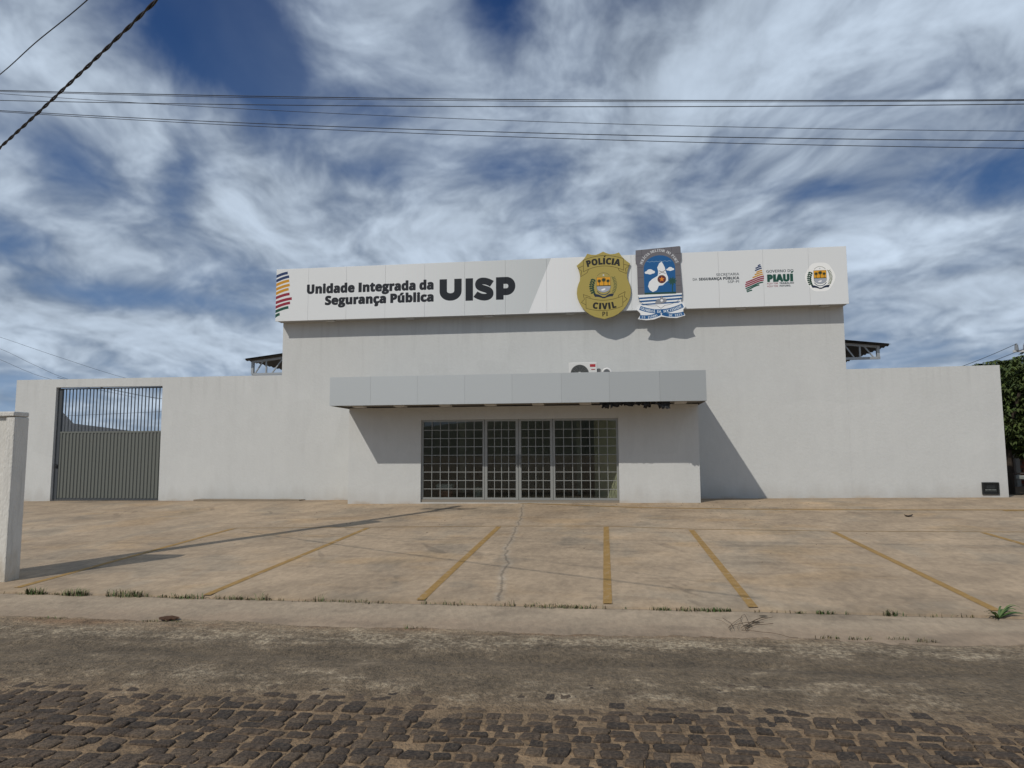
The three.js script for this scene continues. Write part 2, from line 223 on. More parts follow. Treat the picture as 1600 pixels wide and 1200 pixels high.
// street: bedding sand with hewn stones set in it
let street;
{ const g = geoGrid(lin(-8, 7, 500), lin(12.35, 17, 170), (x, z) => streetY(x) + tRaw(x, z), (x, z) => [(x + 8) / 15, (z - 12.4) / 4.6]);
  const bm = grit.clone(); bm.repeat.set(7.5, 2.3); bm.needsUpdate = true;
  street = structure('street', g, M([1, 1, 1], { map: streetMap, roughness: .95, bumpMap: bm, bumpScale: .020 })); }
{ const stoneMaps = []; const base = [[.070, .050, .035], [.088, .062, .042], [.052, .039, .029], [.112, .080, .053]];
  const n1 = tileNoise(256, 5, 5, .62), n2 = tileNoise(256, 3, 4, .55);
  for (let q = 0; q < 4; q++) { const b = base[q]; stoneMaps.push(M([1, 1, 1], { roughness: .92, map: dataTex(256, 256, (i, j) => { const ii = (i + 61 * q) % 256, jj = (j + 97 * q) % 256; const k = 1 + .75 * n1(ii, jj), d = sst(.12, .6, n2(jj, ii)); return b.map((v, c) => lerp(v * k, [.21, .152, .098][c], d * .72)); }), bumpMap: dataTex(256, 256, (i, j) => .5 + .5 * n1((i + 61 * q) % 256, (j + 97 * q) % 256), false), bumpScale: .016 })); }
  const variants = []; const NV = 14;
  for (let v = 0; v < NV; v++) { const n = 12, p = [], uv = [], id = []; const cor = [0, 1, 2, 3].map(() => [R(-.17, .10), R(-.19, .12)]); const out = [];
    for (let i = 0; i < n; i++) { const a = (i + .5) / n * Math.PI * 2, c = Math.cos(a), s = Math.sin(a), m = Math.pow(Math.pow(Math.abs(c), 12) + Math.pow(Math.abs(s), 12), -1 / 12) * .5; let x = c * m, z = s * m; const w = [(.5 - x) * (.5 - z), (.5 + x) * (.5 - z), (.5 + x) * (.5 + z), (.5 - x) * (.5 + z)]; for (let k = 0; k < 4; k++) { x += w[k] * cor[k][0]; z += w[k] * cor[k][1]; } out.push([x * R(.95, 1.02), z * R(.95, 1.02)]); }
    const tx = R(-.06, .06), tz = R(-.06, .06), dome = R(-.02, .06);
    const lev = [[1.0, -1], [.985, -.14], [.88, .0]];
    for (const [s, y] of lev) out.forEach(([x, z]) => { p.push(x * s, y < -.5 ? -1 : y + x * tx + z * tz + R(-.02, .02), z * s); uv.push(x * s, z * s); });
    p.push(R(-.06, .06), dome, R(-.06, .06)); uv.push(0, 0);
    for (let l = 0; l < 2; l++) for (let i = 0; i < n; i++) { const a = l * n + i, b = l * n + (i + 1) % n; id.push(a, a + n, b, b, a + n, b + n); }
    for (let i = 0; i < n; i++) id.push(2 * n + i, 3 * n, 2 * n + (i + 1) % n);
    const g = new THREE.BufferGeometry(); g.setAttribute('position', new THREE.Float32BufferAttribute(p, 3)); g.setAttribute('uv', new THREE.Float32BufferAttribute(uv, 2)); g.setIndex(id); g.computeVertexNormals(); variants.push(g); }
  const spots = []; let z = 14.42, row = 0;
  while (z < 17.4) { const d = R(.10, .135); let x = -7.6 + R(0, .2); while (x < 6.6) { const w = R(.10, .19); const zz = z + d / 2 + .05 * noise(x * .7, row * 3.1) + R(-.008, .008); if (rnd() > .03) spots.push({ x: x + w / 2, z: zz, w: w * R(.95, 1.06), d: d * R(.86, 1.06), a: R(-.11, .11), h: R(.007, .020) + .006 * noise(x * .9 + 4, zz * 1.4), v: Math.floor(R(0, NV)), m: Math.floor(R(0, 4)) }); x += w + R(.006, .020); } z += d + R(.003, .012); row++; }
  const vis = s => { const d = 20.5 - s.z, xr = s.x / d; return xr > -.98 && xr < .62 && s.z < 16.25; };
  spots.sort((a, b) => (vis(b) - vis(a)) || (b.z - a.z) || (a.x - b.x));
  const rest = [[], [], [], []];
  spots.forEach((s, i) => { const y = streetY(s.x) + s.h; const lift = .075;
    if (i < 300) { const m = raw('cobblestone', variants[s.v], stoneMaps[s.m], street); m.position.set(s.x, y, s.z); m.rotation.y = s.a; m.scale.set(s.w, lift, s.d); }
    else { const g = variants[s.v].clone(); g.scale(s.w, lift, s.d); g.rotateY(s.a); g.translate(s.x, y, s.z); rest[s.m].push(g); } });
  rest.forEach((l, i) => { if (l.length) { const m = raw('cobblestones', mergeGeometries(l), stoneMaps[i], street); m.userData.kind = 'stuff'; } }); }

// ------------------------------------------------------------------ the building
// plaster texture over the whole front, x -20..12, y -0.6..7.4
const plasterUV = (x, y) => [(x + 20) / 32, (y + .6) / 8];
const plasterMap = dataTex(2048, 1024, (i, j) => { const x = -20 + 32 * i / 2048, y = -.6 + 8 * j / 1024, g0 = lotY(x, 0);
  let k = 1 + .035 * fbm(x * .5, y * .5, 4) + .022 * fbm(x * 3.2, y * 2.2, 3) + .02 * fbm(x * 11, y * 5, 3, .7);
  const px = Math.floor(x * 1.1 + .6 * noise(y * .6, 3)), py = Math.floor(y * .75 + .5 * noise(x * .5, 9)); k *= 1 + .045 * (((PERM[(px & 255)] + PERM[(py & 255) + 80]) % 17) / 16 - .5) * sst(-.1, .2, noise(x * .4 + 7, y * .5));      // roller patches
  k *= 1 - .02 * sst(.1, .5, fbm(x * 2.6, y * .22 + 5, 4)) ;                                    // faint runs
  k *= 1 - .055 * sst(.15, .5, fbm(x * 5.5, y * .25 + 8, 4, .65)) * sst(3.2, 5.2, y) ; k *= 1 - .05 * sst(.1, .5, fbm(x * 6, y * .3 + 18, 4, .65)) * sst(1.2, .0, 3.65 - y) * (y < 3.75 && (x < -9.9 || x > 6.5) ? 1 : 0);
  const base = sst(.45, 0, y - g0 + .25 * fbm(x * 2.2, 3, 4)); k *= 1 - .10 * base; let c = [.580, .594, .586].map(v => v * k); c = c.map((v, q) => lerp(v, [.47, .42, .35][q], base * .12));
  const drt = sst(.09, .0, y - g0 - .04 * noise(x * 6, 2)) * sst(-.2, .4, noise(x * 1.7, 5)); return c.map((v, q) => lerp(v, [.40, .32, .23][q], drt * .5)); });
const plasterBump = dataTex(512, 512, (() => { const a = tileNoise(512, 26, 4, .6), b = tileNoise(512, 5, 2, .5); return (i, j) => .5 + .4 * a(i, j) + .3 * b(i, j); })(), false);
const plaster = M([1, 1, 1], { map: plasterMap, roughness: .9 }); { const b = plasterBump.clone(); b.repeat.set(16, 4); b.needsUpdate = true; plaster.bumpMap = b; plaster.bumpScale = .004; }
const inner = M([.46, .46, .42], { roughness: .95 }), darkFloor = M([.16, .14, .12], { roughness: .6 }), cream = M([.62, .59, .46], { roughness: .9 });
const steelGrey = M([.20, .205, .20], { roughness: .5, metalness: .25 }), alu = M([.30, .31, .30], { roughness: .45, metalness: .3 });

const bld = thing('police_station', 'large light grey plastered single-storey building with high blank parapet, white sign band and glazed porch', 'building', [-1.7, 0, 0]);
part('front_wall', wallGeo([[-9.9, -.6], [6.5, -.6], [6.5, 6.8], [-9.9, 6.8]], [rect(-6.6, 1.9, -.12, 2.5)], -.2, .2, plasterUV), plaster, bld);
part('side_wall', bx(-9.9, -9.7, -.6, 3.8, -18, -.203), inner, bld); part('side_wall', bx(6.3, 6.5, -.6, 3.8, -18, -.203), inner, bld); part('back_wall', bx(-9.9, 6.5, -.6, 3.8, -18.2, -18.003), inner, bld);
// porch block
part('porch_wall', [wallGeo([[-7.16, -.4], [2.31, -.4], [2.31, 2.56], [-7.16, 2.56]], [rect(-5.105, .24, -.02, 2.215)], 1.35, .15, plasterUV), boxUV(bx(-7.16, -7.01, -.4, 2.56, .002, 1.348), 1, plasterUV), boxUV(bx(2.16, 2.31, -.4, 2.56, .002, 1.348), 1, plasterUV)], plaster, bld);
// room behind the glazing
part('interior_floor', bx(-6.6, 1.9, -.1, .035, -6, 1.348), darkFloor, bld);
part('interior_wall', [bx(-6.6, 1.9, .02, 2.5, -6.1, -6), bx(-6.7, -6.6, .02, 2.5, -6, -.2), bx(1.9, 2.0, .02, 2.5, -6, -.2), bx(-4.9, -4.7, .02, 2.5, -6, -2.6), bx(-1.0, -.85, .02, 2.5, -6, -1.7)], inner, bld);
part('interior_ceiling', bx(-7.0, 2.15, 2.5, 2.55, -6.1, 1.345), inner, bld);
{ const g = bx(-1.62, 0, .02, 2.49, -.05, .05); g.rotateY(0); const m = new THREE.Matrix4().makeRotationY(-Math.atan2(1.5, .66)); g.applyMatrix4(m); g.translate(.27, 0, 1.345); const w = part('interior_wall', boxUV(g), cream, bld); w.userData.label = 'cream wall just inside the right end of the glazing'; }
// glazed front: two fixed windows and a double door
const glass = new THREE.MeshPhysicalMaterial({ color: C(.84, .87, .83), roughness: .02, transmission: 1, thickness: 0, ior: 1.5, metalness: 0 });
const VB = {}, HB = {};
function glazing(kind, label, x0, x1, cols, fw, y0 = .055, y1 = 2.215) {
  const z0 = 1.40, f = part(kind, [bx(x0, x0 + fw, y0, y1, z0 - .03, z0 + .03), bx(x1 - fw, x1, y0, y1, z0 - .03, z0 + .03), bx(x0 + fw, x1 - fw, y1 - .055, y1, z0 - .03, z0 + .03), bx(x0 + fw, x1 - fw, y0, y0 + .055, z0 - .03, z0 + .03)], alu, bld);
  if (label) f.userData.label = label;
  part('glass_pane', bx(x0 + fw, x1 - fw, y0 + .055, y1 - .055, z0 - .011, z0 - .005), glass, f);
  const H = y1 - y0 - .11, Wd = x1 - x0 - 2 * fw; const vb = VB[kind + H] ??= new THREE.BoxGeometry(.017, H, .018), hb = HB[kind + Wd] ??= new THREE.BoxGeometry(Wd, .017, .014);
  for (let i = 1; i < cols; i++) { const m = raw('upright_bar', vb, alu, f); m.position.set(x0 + fw + Wd * i / cols + 1.7, (y0 + y1) / 2, z0 + .008); }
  for (let j = 1; j < 9; j++) { const m = raw('cross_bar', hb, alu, f); m.position.set((x0 + x1) / 2 + 1.7, y0 + .055 + H * j / 9, z0 + .006); }
  return f; }
glazing('window', 'wide barred glass panel left of the doors', -5.10, -3.355, 7, .05);
const dl = glazing('door', 'left leaf of the barred glass double door', -3.345, -2.43, 4, .07), dr = glazing('door', 'right leaf of the barred glass double door', -2.42, -1.50, 4, .07);
glazing('window', 'wide barred glass panel right of the doors', -1.49, .235, 7, .05);
part('handle', bx(-2.475, -2.455, .95, 1.25, 1.431, 1.47), steelGrey, dl); part('handle', bx(-2.395, -2.375, .95, 1.25, 1.431, 1.47), steelGrey, dr);
part('threshold', boxUV(bx(-5.104, .239, -.1, .052, 1.30, 1.46)), M([.24, .21, .17]), bld);
// roof on steel trusses
{ const zincTex = tileNoise(256, 6, 4); const zinc = M([.10, .10, .10], { roughness: .6, metalness: .3 });
  const sheet = []; for (const s of [-1, 1]) { const xe = s < 0 ? -11.62 : 8.0, ye = 4.36, xm = -1.8, ym = 5.5; const n = 60, p = [], id = []; const zs = [-.75, -19];
    for (let i = 0; i <= n * 2; i++) { const z = lerp(zs[0], zs[1], i / (2 * n)), w = (i % 2 ? .018 : -.018); p.push(xe, ye + w, z, xm, ym + w, z); }
    for (let i = 0; i < n * 2; i++) { const a = i * 2; id.push(a, a + 1, a + 2, a + 2, a + 1, a + 3); }
    const g = new THREE.BufferGeometry(); g.setAttribute('position', new THREE.Float32BufferAttribute(p, 3)); g.setAttribute('uv', new THREE.Float32BufferAttribute(new Float32Array(p.length / 3 * 2), 2)); g.setIndex(id); const lo = g.clone(); lo.translate(0, -.03, 0); g.computeVertexNormals(); lo.computeVertexNormals(); sheet.push(g.toNonIndexed(), lo.toNonIndexed()); }
  const roof = part('roof', sheet, M([.10, .10, .10], { roughness: .6, metalness: .3, side: THREE.DoubleSide }), bld);
  const galv = M([.42, .44, .45], { roughness: .45, metalness: .45 });
  for (const z of [-1, -6, -11, -16]) { const t = part('roof_truss', [bar([-11.4, 3.87, z], [7.75, 3.98, z], .07), bar([-11.4, 4.27, z], [-1.8, 5.36, z], .07), bar([-1.8, 5.36, z], [7.75, 4.30, z], .07), bar([-11.38, 3.87, z], [-11.38, 4.28, z], .08), bar([7.7, 3.98, z], [7.7, 4.30, z], .08)], galv, roof);
    const web = [[-11.3, -10.98], [-10.72, -10.3], [-10.1, -9.72]]; for (const [a, b] of web) { part('truss_strut', bar([a, 3.9, z], [b, 4.32 + .11 * (b + 11.4), z], .035), galv, roof); part('truss_strut', bar([b + .06, 3.9, z], [b + .06, 4.32 + .11 * (b + 11.4), z], .045), galv, roof); }
    for (const [a, b] of [[7.58, 7.28], [7.05, 6.75]]) { part('truss_strut', bar([a, 4.0, z], [b, 4.34 + .11 * (7.7 - b), z], .035), galv, roof); part('truss_strut', bar([b - .07, 4.0, z], [b - .07, 4.34 + .11 * (7.7 - b), z], .045), galv, roof); } } }
// canopy
{ const pm = M([.49, .52, .53], { roughness: .42, metalness: .25 });
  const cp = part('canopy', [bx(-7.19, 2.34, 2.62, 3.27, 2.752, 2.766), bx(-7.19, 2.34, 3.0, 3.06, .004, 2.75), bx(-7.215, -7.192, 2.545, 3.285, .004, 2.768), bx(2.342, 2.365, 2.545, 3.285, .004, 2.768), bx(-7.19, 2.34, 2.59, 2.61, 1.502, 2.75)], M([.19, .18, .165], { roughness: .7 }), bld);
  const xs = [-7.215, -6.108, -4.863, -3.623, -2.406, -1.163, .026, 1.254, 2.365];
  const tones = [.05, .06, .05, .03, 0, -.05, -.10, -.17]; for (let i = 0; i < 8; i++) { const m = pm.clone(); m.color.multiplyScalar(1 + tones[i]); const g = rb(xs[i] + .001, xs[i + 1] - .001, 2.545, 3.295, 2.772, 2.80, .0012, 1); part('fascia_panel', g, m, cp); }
  const wl = M([.62, .62, .60], { roughness: .5 }); for (const x of [-6.63, -5.5, -4.27, -3.06, -1.81, -.59, 1.8]) { part('ceiling_lamp', rb(x - .15, x + .15, 2.535, 2.589, 2.0, 2.3, .008, 1), wl, cp); }
  // torn black lining hanging from the right of the soffit
  const gs = []; const r2 = mulberry(5); for (let s = 0; s < 13; s++) { const x = -.15 + 1.5 * s / 12 + (r2() - .5) * .1, w = .12 + r2() * .14, h = .08 + .11 * r2() + (s === 12 ? .05 : 0), g = new THREE.PlaneGeometry(w, h, 6, 4), p = g.attributes.position; for (let i = 0; i < p.count; i++) { const b = p.getY(i) < 0 ? 1 : .3; p.setXYZ(i, p.getX(i) * (1 - .3 * b * r2()), p.getY(i) + b * (r2() - .6) * .06, (r2() - .5) * .09); } g.rotateY((r2() - .5) * 1.2); g.rotateZ((r2() - .5) * .7); g.translate(x, 2.585 - h / 2, 2.60 + r2() * .13); g.computeVertexNormals(); gs.push(g, bar([x - .1, 2.57, 2.70], [x + .06 + .1 * r2(), 2.49 - .05 * r2(), 2.65], .022)); }
  gs.push(bar([1.02, 2.57, 2.68], [1.36, 2.42, 2.68], .04), bx(-.2, 1.12, 2.572, 2.588, 2.4, 2.75));
  part('torn_lining', gs, M([.012, .012, .013], { roughness: .6, side: THREE.DoubleSide }), cp); }

// ------------------------------------------------------------------ lettering helpers
const BLK = '#10141b', NAVY = '#16305f', YEL = '#c98f13', RED = '#8e1731', GRN = '#0d4a3a';
const adv = (c, q, size) => q === 'I' || q === 'Í' ? size * (c.font.includes('bold') ? .36 : .29) : c.measureText(q).width;
function glyph(c, q, x, y, size, extra) {               // one letter; capital I as a plain stem
  if (q === 'I' || q === 'Í') { const w = size * (c.font.includes('bold') ? .175 : .095), a = adv(c, q, size), e = extra / 2; c.fillRect(x + (a - w) / 2 - e, y - size * .714 - e, w + extra, size * .714 + extra); if (q === 'Í') { c.beginPath(); c.moveTo(x + a * .32, y - size * .79 - e); c.lineTo(x + a * .62, y - size * .99 - e); c.lineTo(x + a * .62 + w * 1.15, y - size * .99 - e); c.lineTo(x + a * .32 + w * .8, y - size * .79 - e); c.fill(); } return; }
  if (extra) c.strokeText(q, x, y); c.fillText(q, x, y); }
function fitText(c, s, x, y, w, cap, weight, extra = 0, color = BLK, align = 'left') {   // baseline at y, cap height cap, stretched to width w
  c.save(); c.font = `${weight} 100px sans-serif`; c.textAlign = 'left'; const m = [...s].reduce((t, q) => t + adv(c, q, 100), 0); const sy = cap / 72, sx = w / (m + extra); c.translate(align === 'right' ? x - w : x, y); c.scale(sx, sy); c.fillStyle = c.strokeStyle = color; c.lineJoin = 'round'; c.lineWidth = extra; let k = extra / 2; for (const q of s) { glyph(c, q, k, 0, 100, extra); k += adv(c, q, 100); } c.restore(); }
function arcText(c, s, cx, cy, r, a0, a1, size, color, font = 'bold', inward = false) { const n = s.length; c.save(); c.font = `${font} ${size}px serif`; c.fillStyle = color; c.textAlign = 'center'; for (let i = 0; i < n; i++) { const a = lerp(a0, a1, n < 2 ? .5 : i / (n - 1)); c.save(); c.translate(cx + r * Math.cos(a), cy + r * Math.sin(a)); c.rotate(a + (inward ? -Math.PI / 2 : Math.PI / 2)); c.fillText(s[i], 0, 0); c.restore(); } c.restore(); }
function palm(c, x, y, h, col = '#20341a') { c.strokeStyle = col; c.lineWidth = h * .07; c.beginPath(); c.moveTo(x, y); c.lineTo(x, y - h * .72); c.stroke(); c.fillStyle = col; for (let i = 0; i < 9; i++) { const a = i / 9 * Math.PI * 2; c.beginPath(); c.ellipse(x + Math.cos(a) * h * .13, y - h * .75 + Math.sin(a) * h * .12, h * .17, h * .055, a, 0, 7); c.fill(); } }
function arms(c, x, y, s) {                          // small state arms: shield with three palms over waves, branches and a ribbon; s = half height
  c.save(); c.translate(x, y); c.scale(s / 100, s / 100);
  c.save(); c.beginPath(); c.moveTo(-52, -60); c.lineTo(52, -60); c.lineTo(52, 20); c.quadraticCurveTo(50, 52, 0, 60); c.quadraticCurveTo(-50, 52, -52, 20); c.closePath(); c.clip();
  c.fillStyle = '#e0a01c'; c.fillRect(-60, -60, 120, 72); c.fillStyle = '#b9bec6'; c.fillRect(-60, 10, 120, 60); c.fillStyle = '#7f8798'; for (let i = 0; i < 5; i++) c.fillRect(-60, 17 + i * 10, 120, 3.5); c.fillStyle = '#2c3a1c'; c.fillRect(-60, 4, 120, 7);
  palm(c, -32, 8, 52); palm(c, 2, 8, 62); palm(c, 34, 8, 50); c.fillStyle = '#f2f2f2'; c.beginPath(); c.ellipse(-2, 36, 17, 7, -.25, 0, 7); c.fill(); c.restore();
  c.strokeStyle = '#6a6a58'; c.lineWidth = 2.5; c.beginPath(); c.moveTo(-52, -60); c.lineTo(52, -60); c.lineTo(52, 20); c.quadraticCurveTo(50, 52, 0, 60); c.quadraticCurveTo(-50, 52, -52, 20); c.closePath(); c.stroke();
  c.fillStyle = '#153d28'; for (let i = 0; i < 7; i++) { const t = i / 6, yy = lerp(-40, 62, t), xx = -78 - 12 * Math.sin(t * 3.1); for (const q of [-1, 1]) { c.beginPath(); c.ellipse(xx + q * 9, yy + q * 3, 12, 7, q * .7 + .3, 0, 7); c.fill(); } }
  c.strokeStyle = '#4d5a33'; c.lineWidth = 5; for (let i = 0; i < 11; i++) { const t = i / 10, yy = lerp(-52, 64, t), xx = 74 + 15 * Math.sin(t * 3.1); for (const q of [-1, 1]) { c.beginPath(); c.moveTo(xx, yy); c.lineTo(xx + q * 13, yy - 9); c.stroke(); } }
  c.fillStyle = '#14243c'; c.beginPath(); c.moveTo(-78, 70); c.quadraticCurveTo(-40, 66, -10, 92); c.lineTo(10, 92); c.quadraticCurveTo(40, 66, 78, 70); c.lineTo(66, 92); c.quadraticCurveTo(40, 88, 8, 104); c.lineTo(-8, 104); c.quadraticCurveTo(-40, 88, -66, 92); c.closePath(); c.fill();
  c.strokeStyle = '#30445c'; c.lineWidth = 6; c.beginPath(); c.arc(0, 20, 56, .5, 2.64); c.stroke();
  c.strokeStyle = '#555b45'; c.lineWidth = 5; c.setLineDash([6, 4]); c.beginPath(); c.arc(0, -38, 56, -2.5, -.64); c.stroke(); c.setLineDash([]); c.fillStyle = '#c9cdd0'; star(c, 0, -76, 10); c.restore(); }
function star(c, x, y, r) { c.beginPath(); for (let i = 0; i < 10; i++) { const a = -Math.PI / 2 + i * Math.PI / 5, q = i % 2 ? r * .42 : r; c.lineTo(x + Math.cos(a) * q, y + Math.sin(a) * q); } c.closePath(); c.fill(); }
// ------------------------------------------------------------------ the long sign
{ const X0 = -9.97, X1 = 6.53, Y0 = 5.305, Y1 = 6.913, S = 360;
  const sg = thing('fascia_sign', 'long white panelled sign on the parapet reading Unidade Integrada da Segurança Pública UISP', 'sign', [-1.7, Y0, 0]);
  const drawAll = (c, xo) => { const U = x => (x * 1.005 - xo) * S, V = y => (Y1 - .006 - (y * 1.005)) * S + .014 * S;
    c.fillStyle = '#dfe2e3'; c.fillRect(0, 0, 2048, 700);
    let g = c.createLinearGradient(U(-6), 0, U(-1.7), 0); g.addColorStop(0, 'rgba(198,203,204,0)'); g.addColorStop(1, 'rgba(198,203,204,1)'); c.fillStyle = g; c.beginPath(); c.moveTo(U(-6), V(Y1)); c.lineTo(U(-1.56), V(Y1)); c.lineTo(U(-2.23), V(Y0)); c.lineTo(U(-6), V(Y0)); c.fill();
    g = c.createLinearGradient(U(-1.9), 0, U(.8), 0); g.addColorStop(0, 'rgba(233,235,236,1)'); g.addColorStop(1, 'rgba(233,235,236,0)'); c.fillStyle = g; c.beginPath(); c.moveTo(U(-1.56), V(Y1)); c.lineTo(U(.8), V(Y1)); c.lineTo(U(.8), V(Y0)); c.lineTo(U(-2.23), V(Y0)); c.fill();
    // curved stripes at the left end
    c.lineCap = 'butt'; c.lineWidth = .083 * S; for (const [xa, ya, xb, yb, col] of [[130, 318, 295, 268, NAVY], [130, 388, 318, 326, NAVY], [125, 452, 320, 390, YEL], [125, 520, 330, 458, YEL], [125, 588, 315, 522, YEL], [125, 655, 332, 597, RED], [120, 730, 368, 670, RED], [120, 802, 343, 736, RED], [115, 872, 320, 805, GRN], [115, 950, 188, 908, GRN]]) { const wx = q => -9.9 + (q - 130) / 10 / 48.6, wy = q => 6.8 - (q - 250) / 10 / 50.7; c.strokeStyle = col; c.beginPath(); c.moveTo(U(wx(xa) - .03), V(wy(ya) - .01)); c.quadraticCurveTo(U(wx((xa + xb) / 2)), V(wy((ya + yb) / 2 - 18)), U(wx(xb)), V(wy(yb))); c.stroke(); }
    fitText(c, 'Unidade Integrada da', U(-8.97), V(6.105), 3.99 * S, .262 * S, 'bold', 9); fitText(c, 'Segurança Pública', U(-8.38), V(5.745), 3.40 * S, .256 * S, 'bold', 9);
    { const top = V(6.385), bot = V(5.72), H = bot - top, lw = .222 * S; c.strokeStyle = BLK; c.fillStyle = BLK; c.lineWidth = lw; c.lineCap = 'butt'; c.lineJoin = 'miter';
      const u0 = U(-4.85) + lw / 2, u1 = U(-4.19) - lw / 2, rr = (u1 - u0) / 2; c.beginPath(); c.moveTo(u0, top); c.lineTo(u0, bot - lw / 2 - rr * .92); c.bezierCurveTo(u0, bot - lw * .32, u1, bot - lw * .32, u1, bot - lw / 2 - rr * .92); c.lineTo(u1, top); c.stroke();
      c.fillRect(U(-4.075), top, lw, H);
      const s0 = U(-3.80), s1 = U(-3.245), k = lw * .9; c.lineWidth = k; c.beginPath(); c.moveTo(s1 - k * .25, top + k * .95); c.bezierCurveTo(s1 - k * 1.2, top + k * .30, s0 + k * .5, top + k * .30, s0 + k * .55, top + H * .30); c.bezierCurveTo(s0 + k * .55, top + H * .52, s1 - k * .5, top + H * .46, s1 - k * .52, top + H * .70); c.bezierCurveTo(s1 - k * .5, bot - k * .30, s0 + k * 1.0, bot - k * .25, s0 + k * .10, bot - k * .95); c.stroke();
      const p0 = U(-3.175), p1 = U(-2.59); c.lineWidth = lw; c.fillRect(p0, top, lw, H); c.lineWidth = lw * .92; c.beginPath(); c.moveTo(p0 + lw * .6, top + lw * .46); c.lineTo(p0 + lw * 1.35, top + lw * .46); c.bezierCurveTo(p1 - lw * .30, top + lw * .46, p1 - lw * .30, top + H * .655, p0 + lw * 1.35, top + H * .655); c.lineTo(p0 + lw * .6, top + H * .655); c.stroke(); }
    const LG = '#2a3238'; fitText(c, 'SECRETARIA', U(3.65), V(6.185), .625 * S, .073 * S, 'normal', 2, LG, 'right'); fitText(c, 'SEGURANÇA PÚBLICA', U(3.65), V(6.075), 1.10 * S, .073 * S, 'bold', 5, LG, 'right'); fitText(c, 'DA', U(2.515), V(6.075), .13 * S, .073 * S, 'normal', 2, LG, 'right'); fitText(c, 'SSP-PI', U(3.65), V(5.975), .32 * S, .070 * S, 'normal', 2, LG, 'right');
    { const wx = q => 3.795 + (q - 582) * .00282, wy = q => 6.47 - (q - 145) * .00285; c.lineWidth = .036 * S; for (const [a, b, d, e, col] of [[712, 160, 736, 150, NAVY], [688, 184, 742, 166, NAVY], [683, 206, 747, 184, NAVY], [695, 224, 750, 206, YEL], [678, 247, 752, 225, YEL], [657, 275, 755, 244, YEL], [592, 320, 765, 264, RED], [585, 341, 765, 283, RED], [585, 360, 760, 302, RED], [587, 380, 755, 322, GRN], [595, 397, 718, 348, GRN], [598, 413, 648, 398, GRN]]) { c.strokeStyle = col; c.beginPath(); c.moveTo(U(wx(a)), V(wy(b))); c.bezierCurveTo(U(wx(lerp(a, d, .35))), V(wy(lerp(b, e, .22) - 4)), U(wx(lerp(a, d, .7))), V(wy(lerp(b, e, .95))), U(wx(d)), V(wy(e))); c.stroke(); } }
    fitText(c, 'GOVERNO DO', U(4.37), V(6.225), .735 * S, .072 * S, 'normal', 4, '#3d474c'); fitText(c, 'PIAUÍ', U(4.37), V(5.975), .735 * S, .185 * S, 'bold', 12, GRN); fitText(c, 'AQUI TEM', U(4.38), V(5.895), .30 * S, .046 * S, 'normal', 3, '#8a4a55'); fitText(c, 'TRABALHO', U(4.71), V(5.895), .39 * S, .046 * S, 'bold', 4, '#3d474c'); fitText(c, 'AQUI TEM', U(4.38), V(5.82), .30 * S, .046 * S, 'normal', 3, '#8a4a55'); fitText(c, 'FUTURO.', U(4.71), V(5.82), .31 * S, .046 * S, 'bold', 4, '#3d474c');
    { const x = U(5.785), y = V(6.055), s = .36 * S; c.fillStyle = '#f5f6f4'; c.beginPath(); for (let i = 0; i <= 48; i++) { const a = i / 48 * Math.PI * 2, q = s * (1.08 + .03 * Math.cos(6 * a)); c.lineTo(x + Math.cos(a) * q * 1.0, y + Math.sin(a) * q * 1.06); } c.fill(); arms(c, x, y + s * .02, s * .88); } };
  const xs = [X0, -8.94, -7.74, -6.53, -5.325, -4.12, -2.915, -1.71, -.5, .705, 1.91, 3.115, 4.32, 5.53, X1];
  const texs = [X0, xs[4], xs[9]].map(xo => [xo, canvasTex(2048, 600, c => drawAll(c, xo))]);
  const mats = texs.map(([, t]) => M([1, 1, 1], { map: t, roughness: .38 }));
  for (let i = 0; i < 14; i++) { const k = i < 4 ? 0 : i < 9 ? 1 : 2, xo = texs[k][0]; const a = xs[i] + .0014, b = xs[i + 1] - .0014, g = rb(a, b, Y0, Y1, .37, .4, .004, 1); g.translate(-(a + b) / 2, -(Y0 + Y1) / 2, -.385); g.rotateY(R(-.0012, .0012)); g.rotateX(R(-.0015, .0015)); g.translate((a + b) / 2, (Y0 + Y1) / 2, .385);
    boxUVin(g, (x, y) => [(x - xo) * S / 2048, 1 - (Y1 - y) * S / 600]); part('sign_panel', g, mats[k], sg); }
  part('backing_sheet', bx(X0 + .02, X1 - .02, Y0 + .045, Y1 - .035, .355, .366), M([.62, .63, .63]), sg);
  part('sign_box', [bx(X0 + .01, X1 - .01, Y0 + .02, Y0 + .04, .002, .353), bx(X0 + .01, X1 - .01, Y1 - .03, Y1 - .01, .002, .368), bx(X0 + .005, X0 + .02, Y0 + .042, Y1 - .032, .002, .368), bx(X1 - .02, X1 - .005, Y0 + .042, Y1 - .032, .002, .368)], M([.42, .42, .41], { roughness: .6 }), sg);
  const lm = M([.5, .5, .48], { roughness: .5 }); for (const x of [-8.28, -5.8, -3.44, -1.05, 1.33, 3.7, 5.95]) { part('flood_lamp', [rb(x - .13, x + .13, Y0 - .025, Y0 + .018, .16, .32, .006, 1), bx(x - .03, x + .03, Y0 - .012, Y0 + .019, .03, .159)], lm, sg); } }
function boxUVin(g, f) { const p = g.attributes.position, u = g.attributes.uv; for (let i = 0; i < p.count; i++) u.setXY(i, ...f(p.getX(i), p.getY(i))); }

